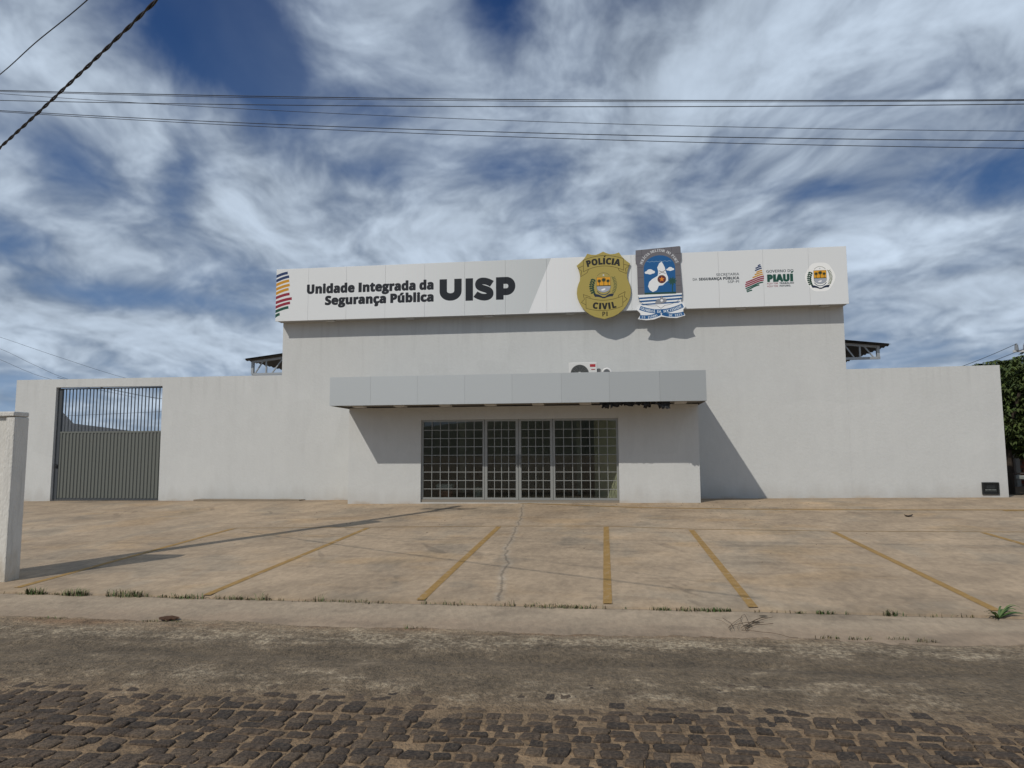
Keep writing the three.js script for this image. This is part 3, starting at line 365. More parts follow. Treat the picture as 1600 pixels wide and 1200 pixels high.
// ------------------------------------------------------------------ the two emblems standing in front of the sign
function emblem(name, label, outline, sx, cx, cy, zx, zy, z, depth, W, H, draw, edge) {   // outline and drawing in one sheet of W x H units; unit (zx, zy) at world (cx, cy)
  const t = thing(name, label, 'emblem', [cx, cy - H * sx / 2, z]); const g = poly(outline.map(([x, y]) => [(x - zx) * sx, (zy - y) * sx]), depth - .004, .004);
  g.translate(cx, cy, z); const gg = g.toNonIndexed ? (g.index ? g.toNonIndexed() : g) : g; const p = gg.attributes.position, u = gg.attributes.uv; for (let i = 0; i < p.count; i++) u.setXY(i, ((p.getX(i) - cx) / sx + zx) / W, 1 - (zy - (p.getY(i) - cy) / sx) / H);
  part('emblem_board', gg, M([1, 1, 1], { map: canvasTex(W, H, draw), roughness: .45 }), t); for (const q of [-.28, .28]) part('bracket', bx(cx + q - .02, cx + q + .02, cy - .2, cy + .2, .401, z - .006), steelGrey, t); return t; }
{ // gold shield, drawn on 900 x 1100
  const half = [[448, 100], [500, 126], [545, 140], [600, 136], [655, 120], [688, 175], [735, 225], [795, 275], [775, 320], [760, 370], [752, 420], [757, 480], [778, 530], [792, 580], [798, 645], [790, 710], [768, 770], [735, 830], [690, 885], [630, 935], [565, 968], [500, 985], [452, 1000]];
  const out = [...half, ...half.slice(1, -1).reverse().map(([x, y]) => [896 - x, y])]; const gold = '#aa9a50', dk = '#4d4312';
  emblem('gold_shield_emblem', 'gold shield emblem with scroll lettering POLÍCIA CIVIL PI overlapping the sign band', out, .00217, -.076, 6.045, 450, 550, .43, .035, 900, 1100, c => {
    c.fillStyle = gold; c.fillRect(0, 0, 900, 1100); c.strokeStyle = dk; c.lineWidth = 6; c.lineJoin = 'round';
    const scroll = (up) => { const f = up ? 1 : -1, y0 = up ? 250 : 780; c.beginPath(); if (up) { c.moveTo(188, 205); c.quadraticCurveTo(448, 100, 712, 205); c.lineTo(712, 360); c.quadraticCurveTo(448, 225, 188, 360); c.closePath(); } else { c.moveTo(215, 700); c.quadraticCurveTo(455, 800, 692, 700); c.lineTo(692, 835); c.quadraticCurveTo(455, 930, 215, 850); c.closePath(); } c.stroke();
      c.beginPath(); if (up) { c.moveTo(188, 280); c.lineTo(115, 310); c.lineTo(165, 350); c.lineTo(150, 425); c.lineTo(235, 375); c.lineTo(255, 330); } else { c.moveTo(215, 805); c.lineTo(155, 770); c.lineTo(195, 730); c.lineTo(180, 665); c.lineTo(270, 700); c.lineTo(268, 722); } c.stroke();
      c.beginPath(); if (up) { c.moveTo(712, 280); c.lineTo(785, 300); c.lineTo(735, 340); c.lineTo(745, 405); c.lineTo(655, 365); c.lineTo(640, 330); } else { c.moveTo(692, 790); c.lineTo(752, 745); c.lineTo(712, 710); c.lineTo(725, 645); c.lineTo(640, 690); c.lineTo(640, 716); } c.stroke(); };
    scroll(true); scroll(false);
    const bow = (s, cx, y, size, w, amp) => { c.save(); c.font = `bold ${size}px sans-serif`; c.fillStyle = c.strokeStyle = '#17170f'; c.lineWidth = 9; c.textAlign = 'center'; const n = s.length, ws = [...s].map(q => adv(c, q, size)), tot = ws.reduce((a, b) => a + b, 0), k = w / tot; let x = cx - w / 2; [...s].forEach((q, i) => { const xx = x + ws[i] * k / 2, t = (xx - cx) / (w / 2); c.save(); c.translate(xx, y + amp * t * t); c.rotate(Math.atan(2 * amp * t / (w / 2))); c.textAlign = 'left'; glyph(c, q, -ws[i] / 2, 0, size, 9); c.restore(); x += ws[i] * k; }); c.restore(); };
    bow('POLÍCIA', 446, 268, 112, 425, 30); bow('CIVIL', 452, 868, 108, 330, -22); c.font = 'bold 84px sans-serif'; c.fillStyle = '#2c270f'; c.textAlign = 'left'; glyph(c, 'P', 418, 962, 84, 0); glyph(c, 'I', 470, 962, 84, 0); arms(c, 448, 545, 172); }); }
{ // arched shield with map and ribbon, drawn on 680 x 1080; sheet origin at zoom (870, 20)
  const out = [[890, 66], [1456, 33], [1470, 42], [1474, 205], [1456, 240], [1478, 660], [1474, 720], [1455, 775], [1490, 800], [1518, 842], [1485, 880], [1485, 915], [1508, 960], [1400, 990], [1310, 985], [1205, 965], [1110, 1000], [1010, 1008], [902, 992], [938, 930], [925, 905], [890, 870], [930, 820], [950, 795], [920, 745], [908, 680], [905, 265], [885, 235]].map(([x, y]) => [x - 870, y - 20]);
  emblem('arched_shield_emblem', 'grey and blue arched shield emblem with white map, right of the gold shield', out, .00214, 1.51, 6.05, 332, 500, .425, .03, 680, 1080, c => {
    c.fillStyle = '#e9ecee'; c.fillRect(0, 0, 680, 1080); c.save(); c.translate(-870, -20);
    c.fillStyle = '#6d6b70'; c.beginPath(); c.moveTo(880, 60); c.lineTo(1480, 20); c.lineTo(1490, 660); c.lineTo(900, 680); c.fill(); c.strokeStyle = '#4b4a50'; c.lineWidth = 5; for (const y of [145, 300, 440, 575]) { c.beginPath(); c.moveTo(885, y); c.lineTo(985, y - 3); c.moveTo(1400, y - 15); c.lineTo(1480, y - 18); c.stroke(); } for (const [a, b] of [[965, 150], [1115, 90], [1260, 80], [1350, 90]]) { c.beginPath(); c.moveTo(a, 30); c.lineTo(a + 6, b); c.stroke(); }
    c.fillStyle = '#0f5a94'; c.beginPath(); c.moveTo(993, 670); c.lineTo(988, 330); c.bezierCurveTo(990, 90, 1385, 80, 1395, 320); c.lineTo(1398, 655); c.closePath(); c.fill(); c.strokeStyle = '#9fb6c8'; c.lineWidth = 4; c.beginPath(); c.moveTo(1030, 225); for (let i = 0; i < 12; i++) c.lineTo(1040 + i * 28, 222 + (i % 2) * 10); c.stroke();
    c.fillStyle = '#e9ecee'; c.beginPath(); [[1222, 230], [1240, 262], [1262, 310], [1270, 350], [1282, 395], [1300, 440], [1302, 490], [1262, 520], [1232, 548], [1180, 555], [1165, 590], [1150, 615], [1102, 636], [1062, 610], [1040, 560], [1056, 500], [1095, 462], [1150, 432], [1170, 415], [1176, 360], [1164, 310], [1190, 255]].forEach(([x, y]) => c.lineTo(x, y)); c.fill();
    for (const [x, y, s] of [[1068, 362, 1], [1332, 334, .75]]) { for (const [a, b, q] of [[-40, 10, 25], [0, -8, 36], [36, 6, 28], [0, 12, 34]]) { c.beginPath(); c.ellipse(x + a * s, y + b * s, q * s * 1.1, q * s * .72, 0, 0, 7); c.fill(); } }
    c.strokeStyle = '#6a5d4a'; c.lineWidth = 7; c.beginPath(); c.moveTo(1185, 352); c.lineTo(1270, 395); c.moveTo(1270, 350); c.lineTo(1185, 395); c.stroke(); c.fillStyle = '#5b2a31'; c.beginPath(); c.arc(1220, 468, 54, 0, 7); c.fill(); c.strokeStyle = '#8f7a3a'; c.lineWidth = 4; c.stroke(); c.fillStyle = '#e58a1c'; star(c, 1220, 468, 38);
    c.fillStyle = '#1c4a3e'; palm(c, 1355, 640, 190, '#1d4c42'); c.fillStyle = '#1d4740'; c.fillRect(993, 642, 405, 26);
    arcText(c, 'POLÍCIA MILITAR DO PIAUÍ', 1190, 320, 226, Math.PI * 1.10, Math.PI * 1.90, 46, '#d5d8da');
    c.fillStyle = '#eef0f1'; c.fillRect(905, 668, 575, 170); c.fillStyle = '#20588c'; [[700, 722], [742, 765], [787, 806]].forEach(([a, b]) => { c.beginPath(); c.moveTo(905, a + 6); c.lineTo(1480, a - 18); c.lineTo(1480, b - 18); c.lineTo(905, b + 6); c.fill(); });
    c.fillStyle = '#eef0f1'; c.beginPath(); c.moveTo(890, 745); c.quadraticCurveTo(960, 850, 1195, 850); c.quadraticCurveTo(1420, 840, 1485, 730); c.lineTo(1530, 1000); c.lineTo(880, 1040); c.fill(); c.strokeStyle = '#5a6068'; c.lineWidth = 5; c.beginPath(); c.moveTo(912, 690); c.quadraticCurveTo(920, 830, 1150, 822); c.lineTo(1200, 858); c.lineTo(1250, 820); c.quadraticCurveTo(1470, 790, 1476, 660); c.stroke();
    c.fillStyle = '#8c8f95'; c.beginPath(); c.moveTo(1128, 795); c.quadraticCurveTo(1140, 720, 1190, 735); c.lineTo(1212, 690); c.lineTo(1228, 730); c.quadraticCurveTo(1290, 720, 1270, 770); c.quadraticCurveTo(1200, 810, 1128, 795); c.fill(); c.strokeStyle = '#55585e'; c.lineWidth = 3; c.stroke(); c.fillStyle = '#eceef0'; c.beginPath(); c.arc(1212, 752, 17, 0, 7); c.fill();
    c.lineCap = 'butt'; c.strokeStyle = '#14588f'; c.lineWidth = 56; c.beginPath(); c.moveTo(928, 842); c.quadraticCurveTo(1200, 960, 1482, 826); c.stroke(); c.lineWidth = 48; c.beginPath(); c.moveTo(925, 962); c.quadraticCurveTo(1060, 985, 1190, 925); c.stroke(); c.beginPath(); c.moveTo(1215, 925); c.quadraticCurveTo(1330, 975, 1492, 932); c.stroke();
    const curve = (s, x0, y0, mx, my, x1, y1, size) => { c.save(); c.font = `bold ${size}px serif`; c.fillStyle = '#e9eef2'; c.textAlign = 'center'; [...s].forEach((q, i) => { const t = (i + .5) / s.length, u = 1 - t, x = u * u * x0 + 2 * u * t * mx + t * t * x1, y = u * u * y0 + 2 * u * t * my + t * t * y1, a = Math.atan2(u * (my - y0) + t * (y1 - my), u * (mx - x0) + t * (x1 - mx)); c.save(); c.translate(x, y); c.rotate(a); c.fillText(q, 0, 15); c.restore(); }); c.restore(); };
    curve('GUARDIÃ DA SOCIEDADE', 940, 846, 1200, 962, 1470, 832, 46); curve('25 JUNHO', 945, 966, 1050, 980, 1150, 944, 38); curve('DE 1835', 1300, 952, 1380, 960, 1470, 938, 38); c.restore(); }); }

// ------------------------------------------------------------------ things on the canopy
{ const a = thing('air_conditioner', 'white outdoor air conditioner unit with round fan grille standing on the porch canopy', 'air conditioner', [-.68, 3.06, .75]);
  const wm = M([.70, .70, .68], { roughness: .5 }); part('casing', rb(-1.075, -.295, 3.09, 3.79, .6, .9, .015, 2), wm, a); for (const q of [-.97, -.39]) part('foot', bx(q - .03, q + .03, 3.06, 3.09, .58, .92), steelGrey, a);
  const dk = M([.055, .06, .06], { roughness: .5 }); part('fan_opening', new THREE.CylinderGeometry(.25, .25, .012, 40).rotateX(Math.PI / 2).translate(-.775, 3.475, .907), dk, a);
  const rings = []; for (let r = .06; r < .25; r += .034) rings.push(new THREE.TorusGeometry(r, .0045, 5, 40).translate(-.775, 3.475, .918)); for (let i = 0; i < 12; i++) { const q = i / 12 * Math.PI * 2; rings.push(bar([-.775 + .05 * Math.cos(q), 3.475 + .05 * Math.sin(q), .916], [-.775 + .25 * Math.cos(q), 3.475 + .25 * Math.sin(q), .916], .006)); } part('fan_grille', rings, M([.16, .165, .16], { roughness: .5 }), a);
  part('fan_hub', new THREE.CylinderGeometry(.05, .05, .012, 24).rotateX(Math.PI / 2).translate(-.775, 3.475, .924), wm, a);
  part('red_sticker', bx(-.49, -.34, 3.66, 3.735, .901, .904), M([.42, .02, .03], { roughness: .5 }), a); part('side_valve', rb(-.294, -.20, 3.42, 3.62, .66, .86, .02, 1), M([.12, .12, .12]), a); part('label_strip', bx(-.455, -.35, 3.575, 3.60, .901, .903), M([.35, .08, .08]), a); }
{ const t = thing('vent_pipe', 'white pipe with round open end beside the air conditioner on the canopy', 'pipe', [-.03, 3.06, .78]); const w = M([.78, .78, .77], { roughness: .45 });
  part('pipe', [cyl([-.03, 3.06, .55], [-.03, 3.40, .55], .10, .10, 20), new THREE.TorusGeometry(.11, .10, 12, 20, Math.PI / 2).rotateY(Math.PI / 2).translate(-.03, 3.40, .66)], w, t); part('pipe_rim', new THREE.TorusGeometry(.115, .028, 12, 28).translate(-.03, 3.51, .68), w, t); part('pipe_mouth', new THREE.CylinderGeometry(.10, .10, .01, 24).rotateX(Math.PI / 2).translate(-.03, 3.51, .69), M([.12, .13, .14]), t); }

// ------------------------------------------------------------------ perimeter walls and gate
{ const l = thing('perimeter_wall', 'light grey plastered wall with gate opening, left of the building', 'wall', [-14.4, -.12, -.1]);
  part('wall', wallGeo([[-18.95, -.7], [-9.9005, -.7], [-9.9005, 3.71], [-18.95, 3.72]], [[[-17.52, -.16], [-13.82, -.16], [-13.84, 3.445], [-17.52, 3.46]]], -.2, .196, plasterUV), plaster, l);
  const r = thing('perimeter_wall', 'plain light grey plastered wall with black plaque low down, right of the building', 'wall', [8.45, 0, -.1]);
  part('wall', wallGeo([[6.5005, -.6], [10.4, -.6], [10.4, 3.595], [6.5005, 3.56]], [], -.2, .196, plasterUV), plaster, r); }
{ const g = thing('metal_gate', 'grey steel gate with upright bars above a ribbed sheet lower half', 'gate', [-15.67, -.13, -.12]);
  const gm = M([.155, .165, .15], { roughness: .5, metalness: .2 }), dkm = M([.075, .085, .095], { roughness: .5, metalness: .3 });
  const x0 = -17.5, x1 = -13.85, yb = -.10, yt = 3.43, ym = 2.02;
  part('gate_frame', [bx(x0, x0 + .13, yb, yt, -.17, -.09), bx(x1 - .03, x1, yb, yt, -.15, -.10), bx(x0 + .131, x1 - .031, yt - .035, yt, -.15, -.10), bx(x0 + .131, x1 - .031, yb, yb + .05, -.15, -.10)], dkm, g);
  part('mid_rail', bx(x0 + .131, x1 - .031, ym - .025, ym + .025, -.155, -.09), gm, g);
  const n = 29, px = i => x0 + .13 + (x1 - .03 - x0 - .13) * i / n; const bg = new THREE.BoxGeometry(.024, yt - .035 - ym - .025, .024);
  for (let i = 1; i < n; i++) { const m = raw('upright_bar', bg, dkm, g); m.position.set(px(i) + 15.67, (yt - .035 + ym + .025) / 2 + .13, 0); }
  // ribbed sheet: one panel per rib
  const w = px(1) - px(0), s = [[0, 0], [w * .16, .028], [w * .58, .028], [w * .74, 0], [w, 0], [w, -.004], [w * .73, -.004], [w * .57, .024], [w * .17, .024], [0, -.004]]; const rg = poly(s.map(([a, b]) => [a, -b]), ym - .025 - yb - .05); rg.rotateX(-Math.PI / 2); boxUV(rg);
  for (let i = 0; i < n; i++) { const m = raw('ribbed_panel', rg, gm, g); m.position.set(px(i) + 15.67, yb + .05 + .13, .005); }
  part('padlock', [rb(-17.46, -17.39, .90, .98, -.088, -.05, .01, 1), new THREE.TorusGeometry(.03, .008, 6, 12).translate(-17.425, .985, -.07)], M([.03, .03, .03], { roughness: .4, metalness: .5 }), g); }
{ const p = thing('wall_plaque', 'small black framed plaque low on the right end of the right wall', 'plaque', [9.96, .155, 0]); const k = M([.014, .016, .016], { roughness: .35 });
  part('frame', [rb(9.75, 9.79, .155, .48, -.014, .03, .006, 1), rb(10.13, 10.17, .155, .48, -.014, .03, .006, 1), rb(9.791, 10.129, .44, .48, -.014, .03, .006, 1), rb(9.791, 10.129, .155, .195, -.014, .03, .006, 1)], k, p);
  const t = canvasTex(256, 200, c => { c.fillStyle = '#141718'; c.fillRect(0, 0, 256, 200); const r = mulberry(3); c.fillStyle = '#565c5c'; for (const [y, x0, x1, h, col] of [[40, 70, 190, 8, '#3d4343'], [64, 60, 200, 9, '#4a5050'], [86, 60, 200, 8, '#454b4b'], [120, 30, 226, 18, '#8b9290'], [160, 20, 236, 6, '#596060']]) { c.fillStyle = col; for (let x = x0; x < x1;) { const w = 4 + r() * 12; c.fillRect(x, y + r() * 2, w, h); x += w + 2 + r() * 5; } } });
  const g = bx(9.791, 10.129, .196, .439, -.012, .012); boxUVin(g, (x, y) => [(x - 9.791) / .338, (y - .196) / .243]); part('plate', g, M([1, 1, 1], { map: t, roughness: .4 }), p); part('screw', [[9.77, .46], [10.15, .46], [9.77, .175], [10.15, .175]].map(([x, y]) => new THREE.SphereGeometry(.008, 8, 6).translate(x, y, .031)), M([.12, .12, .12], { metalness: .6, roughness: .4 }), p); }
tag(raw('concrete_step', rb(-12.4, -9.05, -.16, -.045, .002, .42, .012, 2), M([.30, .245, .18], { roughness: .95, bumpMap: tile(grit, .8), bumpScale: .02 }), scene), 'low concrete ledge at the foot of the wall left of the porch', 'step');

// masonry pier at the left edge
{ const p = thing('wall_pier', 'white plastered wall end with flat cap at the left edge of the lot', 'wall', [-8.95, -.5, 11.15]); const white = M([1, 1, 1], { roughness: .92, bumpMap: tile(plasterBump, 1.5), bumpScale: .01, map: dataTex(512, 512, (i, j) => { const u = i / 512, v = j / 512 * 2.6; let k = 1 + .06 * fbm(u * 6, v * 4, 5, .6); const d = sst(.7, 0, v + .35 * fbm(u * 7, v * 3, 4)); k *= 1 - .12 * sst(.15, .5, fbm(u * 16, v * .9, 4)); return [lerp(.66, .46, d * .7) * k, lerp(.645, .40, d * .7) * k, lerp(.60, .31, d * .7) * k]; }) });
  const uvf = (a, b) => [(a + 10) / 1, (b + .6) / 2.6]; part('pier', [boxUV(rb(-8.66, -8.51, -.7, 1.845, 11.02, 11.28, .02, 2), 1, uvf), boxUV(bx(-9.3, -8.664, -.7, 1.843, 11.04, 11.24), 1, uvf), boxUV(bx(-9.3, -8.664, -.7, 1.0, 11.242, 11.262), 1, uvf)], white, p); part('cap', boxUV(rb(-9.33, -8.512, 1.848, 1.922, 11.02, 11.30, .02, 2), 1, uvf), white, p); }

// ------------------------------------------------------------------ overhead lines
const wireM = M([.018, .019, .022], { roughness: .7 });
function parab(pts, x0, x1, z, n = 30) { const [[a, ya], [b, yb], [c, yc]] = pts; const f = x => ya * (x - b) * (x - c) / ((a - b) * (a - c)) + yb * (x - a) * (x - c) / ((b - a) * (b - c)) + yc * (x - a) * (x - b) / ((c - a) * (c - b)); return lin(x0, x1, n).map(x => [x, f(x), z]); }
const wires = [[[-8, 6.16], [-1.09, 5.52], [4.54, 5.10], 'topmost of the black wires crossing the sky above the building', .0075], [[-8, 6.14], [-1.09, 5.495], [4.54, 5.085], 'thin wire running just under the topmost wire across the sky', .005], [[-8, 6.01], [-1.09, 5.42], [4.54, 5.04], 'third wire from the top, close beneath the upper pair across the sky', .0065], [[-8, 6.10], [-1.09, 5.24], [4.52, 4.73], 'single wire midway between the upper and lower groups across the sky', .0045], [[-8, 5.86], [-1.09, 5.09], [4.51, 4.62], 'second lowest of the wires crossing the sky above the building', .0065], [[-8, 5.84], [-1.09, 5.03], [4.50, 4.53], 'lowest of the wires crossing the sky above the building', .0055]];
wires.forEach(([a, b, c, l, r], i) => tag(raw('overhead_wire', tube(parab([a, b, c], -10.8, 14, 12.4 + .01 * i), r * .72, 60, 5), wireM, scene), l, 'wire'));
{ const A = new THREE.Vector3(-3.79, 5.18, 15.2), B = new THREE.Vector3(-7.37, 5.08, 13.0), d = A.clone().sub(B); const P0 = B.clone().addScaledVector(d, -.95), P1 = A.clone().addScaledVector(d, .6); const t = thing('twisted_cable', 'thick black twisted cable crossing the upper left corner of the sky', 'cable', B.toArray());
  const L = P0.distanceTo(P1), dir = P1.clone().sub(P0).normalize(), sd = dir.clone().cross(new THREE.Vector3(0, 1, 0)).normalize(), up = sd.clone().cross(dir); const f = (ph, r) => { const pts = []; for (let i = 0; i <= 420; i++) { const s = i / 420, p = P0.clone().addScaledVector(dir, s * L), a = s * L / .46 * Math.PI * 2 + ph, sag = -.10 * 4 * .25 * (1 - Math.pow((s - .5) * 2, 2)) + .07; p.y += sag; p.addScaledVector(sd, Math.cos(a) * r).addScaledVector(up, Math.sin(a) * r); pts.push(p.toArray()); } return pts; };
  part('strand', tube(f(0, .0085), .0095, 840, 6), M([.014, .014, .016], { roughness: .6 }), t); part('strand', tube(f(Math.PI, .0085), .0085, 840, 6), M([.03, .022, .02], { roughness: .6 }), t); }
tag(raw('overhead_wire', tube([[-10.6, 6.3, 11.2], [-7.44, 6.01, 13.0], [-6.3, 5.90, 13.72], [-5.12, 5.84, 14.4], [-1, 5.75, 16.9]], .006, 60, 5), wireM, scene), 'thin straight wire in the top left corner beside the twisted cable', 'wire');
{ const P = [[[-40, 9.5], [-36.9, 8.53], [-28.2, 5.8], 'uppermost of the faint distant wires above the left wall'], [[-40, 8.73], [-36.86, 7.81], [-32.2, 5.87], 'second of the faint distant wires above the left wall'], [[-40, 8.2], [-36.81, 7.14], [-33.7, 5.98], 'lowest of the faint distant wires above the left wall']];
  for (const [a, b, c, l] of P) tag(raw('overhead_wire', tube([[a[0], a[1], -18], [b[0], b[1], -18], [(b[0] + c[0]) / 2, (b[1] + c[1]) / 2 - .05, -18], [c[0], c[1], -18], [c[0] + 6, c[1] - 1.3, -18]], .008, 40, 4), wireM, scene), l, 'wire');
  tag(raw('overhead_wire', tube([[-38, 6.7, -24], [-34, 5.82, -24], [-30, 5.1, -24], [-24, 4.6, -24]], .013, 30, 4), wireM, scene), 'wire sloping down to the right behind the gate bars', 'wire'); tag(raw('overhead_wire', tube([[-42, 3.9, -24], [-37.5, 4.01, -24], [-30, 4.23, -24], [-22, 4.5, -24]], .011, 30, 4), wireM, scene), 'nearly level wire low behind the gate bars', 'wire'); }
// pole on the street edge whose shadow falls over the lot; its shaft stands left of the picture
{ const t = thing('utility_pole', 'tall utility pole at the kerb carrying the wires, its long shadow lying across the lot', 'utility pole', [-10.15, -.55, 12.4]); const conc = M([.34, .33, .31], { roughness: .9 });
  part('pole_shaft', cyl([-10.15, -.6, 12.4], [-11.05, 12.0, 12.35], .17, .10, 14), conc, t); part('crossarm', [bx(-11.7, -10.3, 11.55, 11.63, 12.46, 12.54), bar([-11.0, 10.9, 12.48], [-10.4, 11.55, 12.48], .05)], M([.16, .13, .10]), t); for (const g of [-11.6, -10.8, -10.4].map(x => cyl([x, 11.63, 12.5], [x, 11.79, 12.5], .045, .03, 10))) part('insulator', g, M([.2, .12, .08], { roughness: .3 }), t); part('transformer', cyl([-10.78, 8.2, 12.75], [-10.78, 9.0, 12.75], .24, .24, 18), M([.3, .32, .32], { roughness: .5 }), t); }

// ------------------------------------------------------------------ far right: tree, house, cart, pole
function leafCloud(n, blobs, size, seed, droop) { const r = mulberry(seed), p = [], nn = [], col = [], tot = blobs.reduce((s, b) => s + b[3] ** 2, 0); const A = new THREE.Vector3(), D = new THREE.Vector3(), S = new THREE.Vector3(), N = new THREE.Vector3();
  for (const [bx_, by, bz, br, sq] of blobs) { const m = Math.round(n * br * br / tot / 6); for (let i = 0; i < m; i++) { const th = r() * Math.PI * 2, ph = Math.acos(2 * r() - 1), q = br * (.66 + .36 * Math.pow(r(), .6)); A.set(bx_ + q * Math.sin(ph) * Math.cos(th), by + q * Math.cos(ph) * (sq ?? .85), bz + q * Math.sin(ph) * Math.sin(th)); const tone = .55 + .9 * r() * r(), yl = r();
      for (let k = 0; k < 6; k++) { const a = r() * Math.PI * 2; D.set(Math.cos(a), -droop * (.4 + r()), Math.sin(a)).normalize(); const L = size * (.7 + .6 * r()), w = L * .16; S.set(-D.z, (r() - .5) * .8, D.x).normalize(); N.crossVectors(S, D).normalize(); if (N.y < 0) N.negate(); const o = A.clone().addScaledVector(D, .03), m1 = A.clone().addScaledVector(D, L * .45).addScaledVector(N, L * .06), e = A.clone().addScaledVector(D, L); const l = m1.clone().addScaledVector(S, w), q2 = m1.clone().addScaledVector(S, -w); for (const tri of [[o, l, m1], [m1, l, e], [o, m1, q2], [m1, e, q2]]) for (const v of tri) { p.push(v.x, v.y, v.z); nn.push(N.x, N.y, N.z); const t = tone * (.9 + .2 * k / 6); col.push((.050 + .04 * yl) * t, (.090 + .03 * yl) * t, .020 * t); } } } }
  const g = new THREE.BufferGeometry(); g.setAttribute('position', new THREE.Float32BufferAttribute(p, 3)); g.setAttribute('normal', new THREE.Float32BufferAttribute(nn, 3)); g.setAttribute('color', new THREE.Float32BufferAttribute(col, 3)); g.setAttribute('uv', new THREE.Float32BufferAttribute(new Float32Array(p.length / 3 * 2), 2)); return g; }
const leafM = new THREE.MeshPhysicalMaterial({ vertexColors: true, roughness: .75, side: THREE.DoubleSide, color: 0xffffff });
const barkM = M([.10, .075, .055], { roughness: .95, bumpMap: tile(grit, 3), bumpScale: .05 });
{ const t = thing('mango_tree', 'dark green leafy tree behind the end of the right wall', 'tree', [11.75, -.05, -2.6]);
  part('trunk', [cyl([11.72, -.2, -2.6], [11.78, 1.5, -2.7], .17, .13, 12), cyl([11.78, 1.4, -2.7], [12.6, 2.8, -3.2], .11, .06, 9), cyl([11.78, 1.4, -2.7], [11.1, 2.7, -3.4], .10, .05, 9), cyl([11.78, 1.45, -2.7], [12.0, 3.0, -2.2], .10, .05, 9)].map(g => boxUV(g)), barkM, t);
  part('crown', leafCloud(60000, [[12.6, 3.35, -4.4, 1.1], [13.6, 3.5, -4.2, 1.2], [12.2, 2.2, -3.6, 1.2], [12.9, 2.5, -3.4, 1.55], [11.6, 2.9, -4.2, 1.2], [14.4, 2.7, -3.4, 1.6], [12.4, 3.3, -2.9, 1.05], [13.6, 3.3, -3.0, 1.15], [12.6, 1.75, -2.5, .85], [13.6, 1.6, -2.5, .95], [11.9, 2.1, -2.5, .75], [15.4, 2.2, -4.2, 1.6], [11.9, 3.5, -4.3, .8]], .20, 91, .9), leafM, t); }
{ const h = thing('brick_house', 'small house of bare red brick with a grey concrete post behind the tree', 'house', [16.5, -.1, -8.5]); const mort = M([.20, .16, .13], { roughness: .95 });
  part('wall', [bx(14.26, 19, -.4, 2.9, -7.4, -7.2), bx(12.9, 14.26, -.4, 1.1, -7.4, -7.2), bx(12.9, 14.26, 2.2, 2.9, -7.4, -7.2), bx(12.7, 12.9, -.4, 2.9, -11, -7.2), bx(18.8, 19, -.4, 2.9, -11, -7.4), bx(12.9, 19, -.4, 2.9, -11.2, -11)], mort, h); const post = part('post', rb(14.26, 14.40, -.3, 3.0, -7.19, -7.02, .01, 1), M([.42, .41, .38], { roughness: .9 }), h);
  const roof = part('roof', [poly([[12.3, 2.9], [19.4, 2.9], [15.9, 3.6]], 5).translate(0, 0, -11.5)].map(g => boxUV(g)), M([.28, .12, .07], { roughness: .9 }), h); part('lintel', bx(12.9, 14.26, 1.55, 1.7, -7.42, -7.18), M([.45, .44, .42]), h);
  const bm = [[.25, .07, .04], [.21, .06, .035], [.29, .10, .06]].map(c => M(c, { roughness: .9 })), bg = new RoundedBoxGeometry(.27, .11, .05, 1, .008); const rr = mulberry(8); let rest = [];
  for (let j = 0; j < 22; j++) for (let i = 0; i < 20; i++) { const x = 12.95 + .29 * i + (j % 2) * .145, y = -.2 + .135 * j; if (x > 18.8 || (x > 14.13 && x < 14.53)) continue; if (x < 14.3 && y > 1.0 && y < 2.25) continue; if (x < 15.4 && y < 1.9) { const m = raw('brick', bg, bm[Math.floor(rr() * 3)], h); m.position.set(x - 16.5, y + .1, -7.195 + 8.5 + rr() * .008); } else { const g = bg.clone(); g.translate(x, y, -7.195); rest.push(g); } } part('bricks', rest, bm[0], h).userData.kind = 'stuff'; }
{ const t = thing('hand_cart', 'old wooden cart with pale plank deck beside the tree trunk', 'cart', [12.3, -.1, -1.4]); const pale = M([.42, .45, .42], { roughness: .8 }), dk = M([.05, .035, .028], { roughness: .9 });
  part('deck', [rb(11.58, 13.2, .50, .60, -1.9, -.9, .015, 1)], pale, t); part('side_rail', [rb(11.54, 13.2, .63, .68, -1.92, -1.86, .01, 1), rb(11.54, 13.2, .38, .47, -.95, -.87, .01, 1)], dk, t); for (const z of [-1.7, -1.0]) { const w = part('wheel', new THREE.TorusGeometry(.26, .05, 10, 28).translate(12.18, .18, z), dk, t); for (let i = 0; i < 6; i++) { const a = i / 6 * Math.PI; part('spoke', bar([12.18 - .24 * Math.cos(a), .18 - .24 * Math.sin(a), z], [12.18 + .24 * Math.cos(a), .18 + .24 * Math.sin(a), z], .025), dk, w); } } part('handle', [tube([[11.5, .02, -.85], [11.58, .2, -.85], [11.72, .29, -.84], [11.95, .34, -.83]], .032, 20, 8)], M([.40, .36, .31], { roughness: .8 }), t); part('leg', [bar([11.75, -.12, -1.0], [11.75, .5, -1.0], .06), bar([13.4, -.12, -1.0], [13.4, .5, -1.0], .06)], dk, t); }
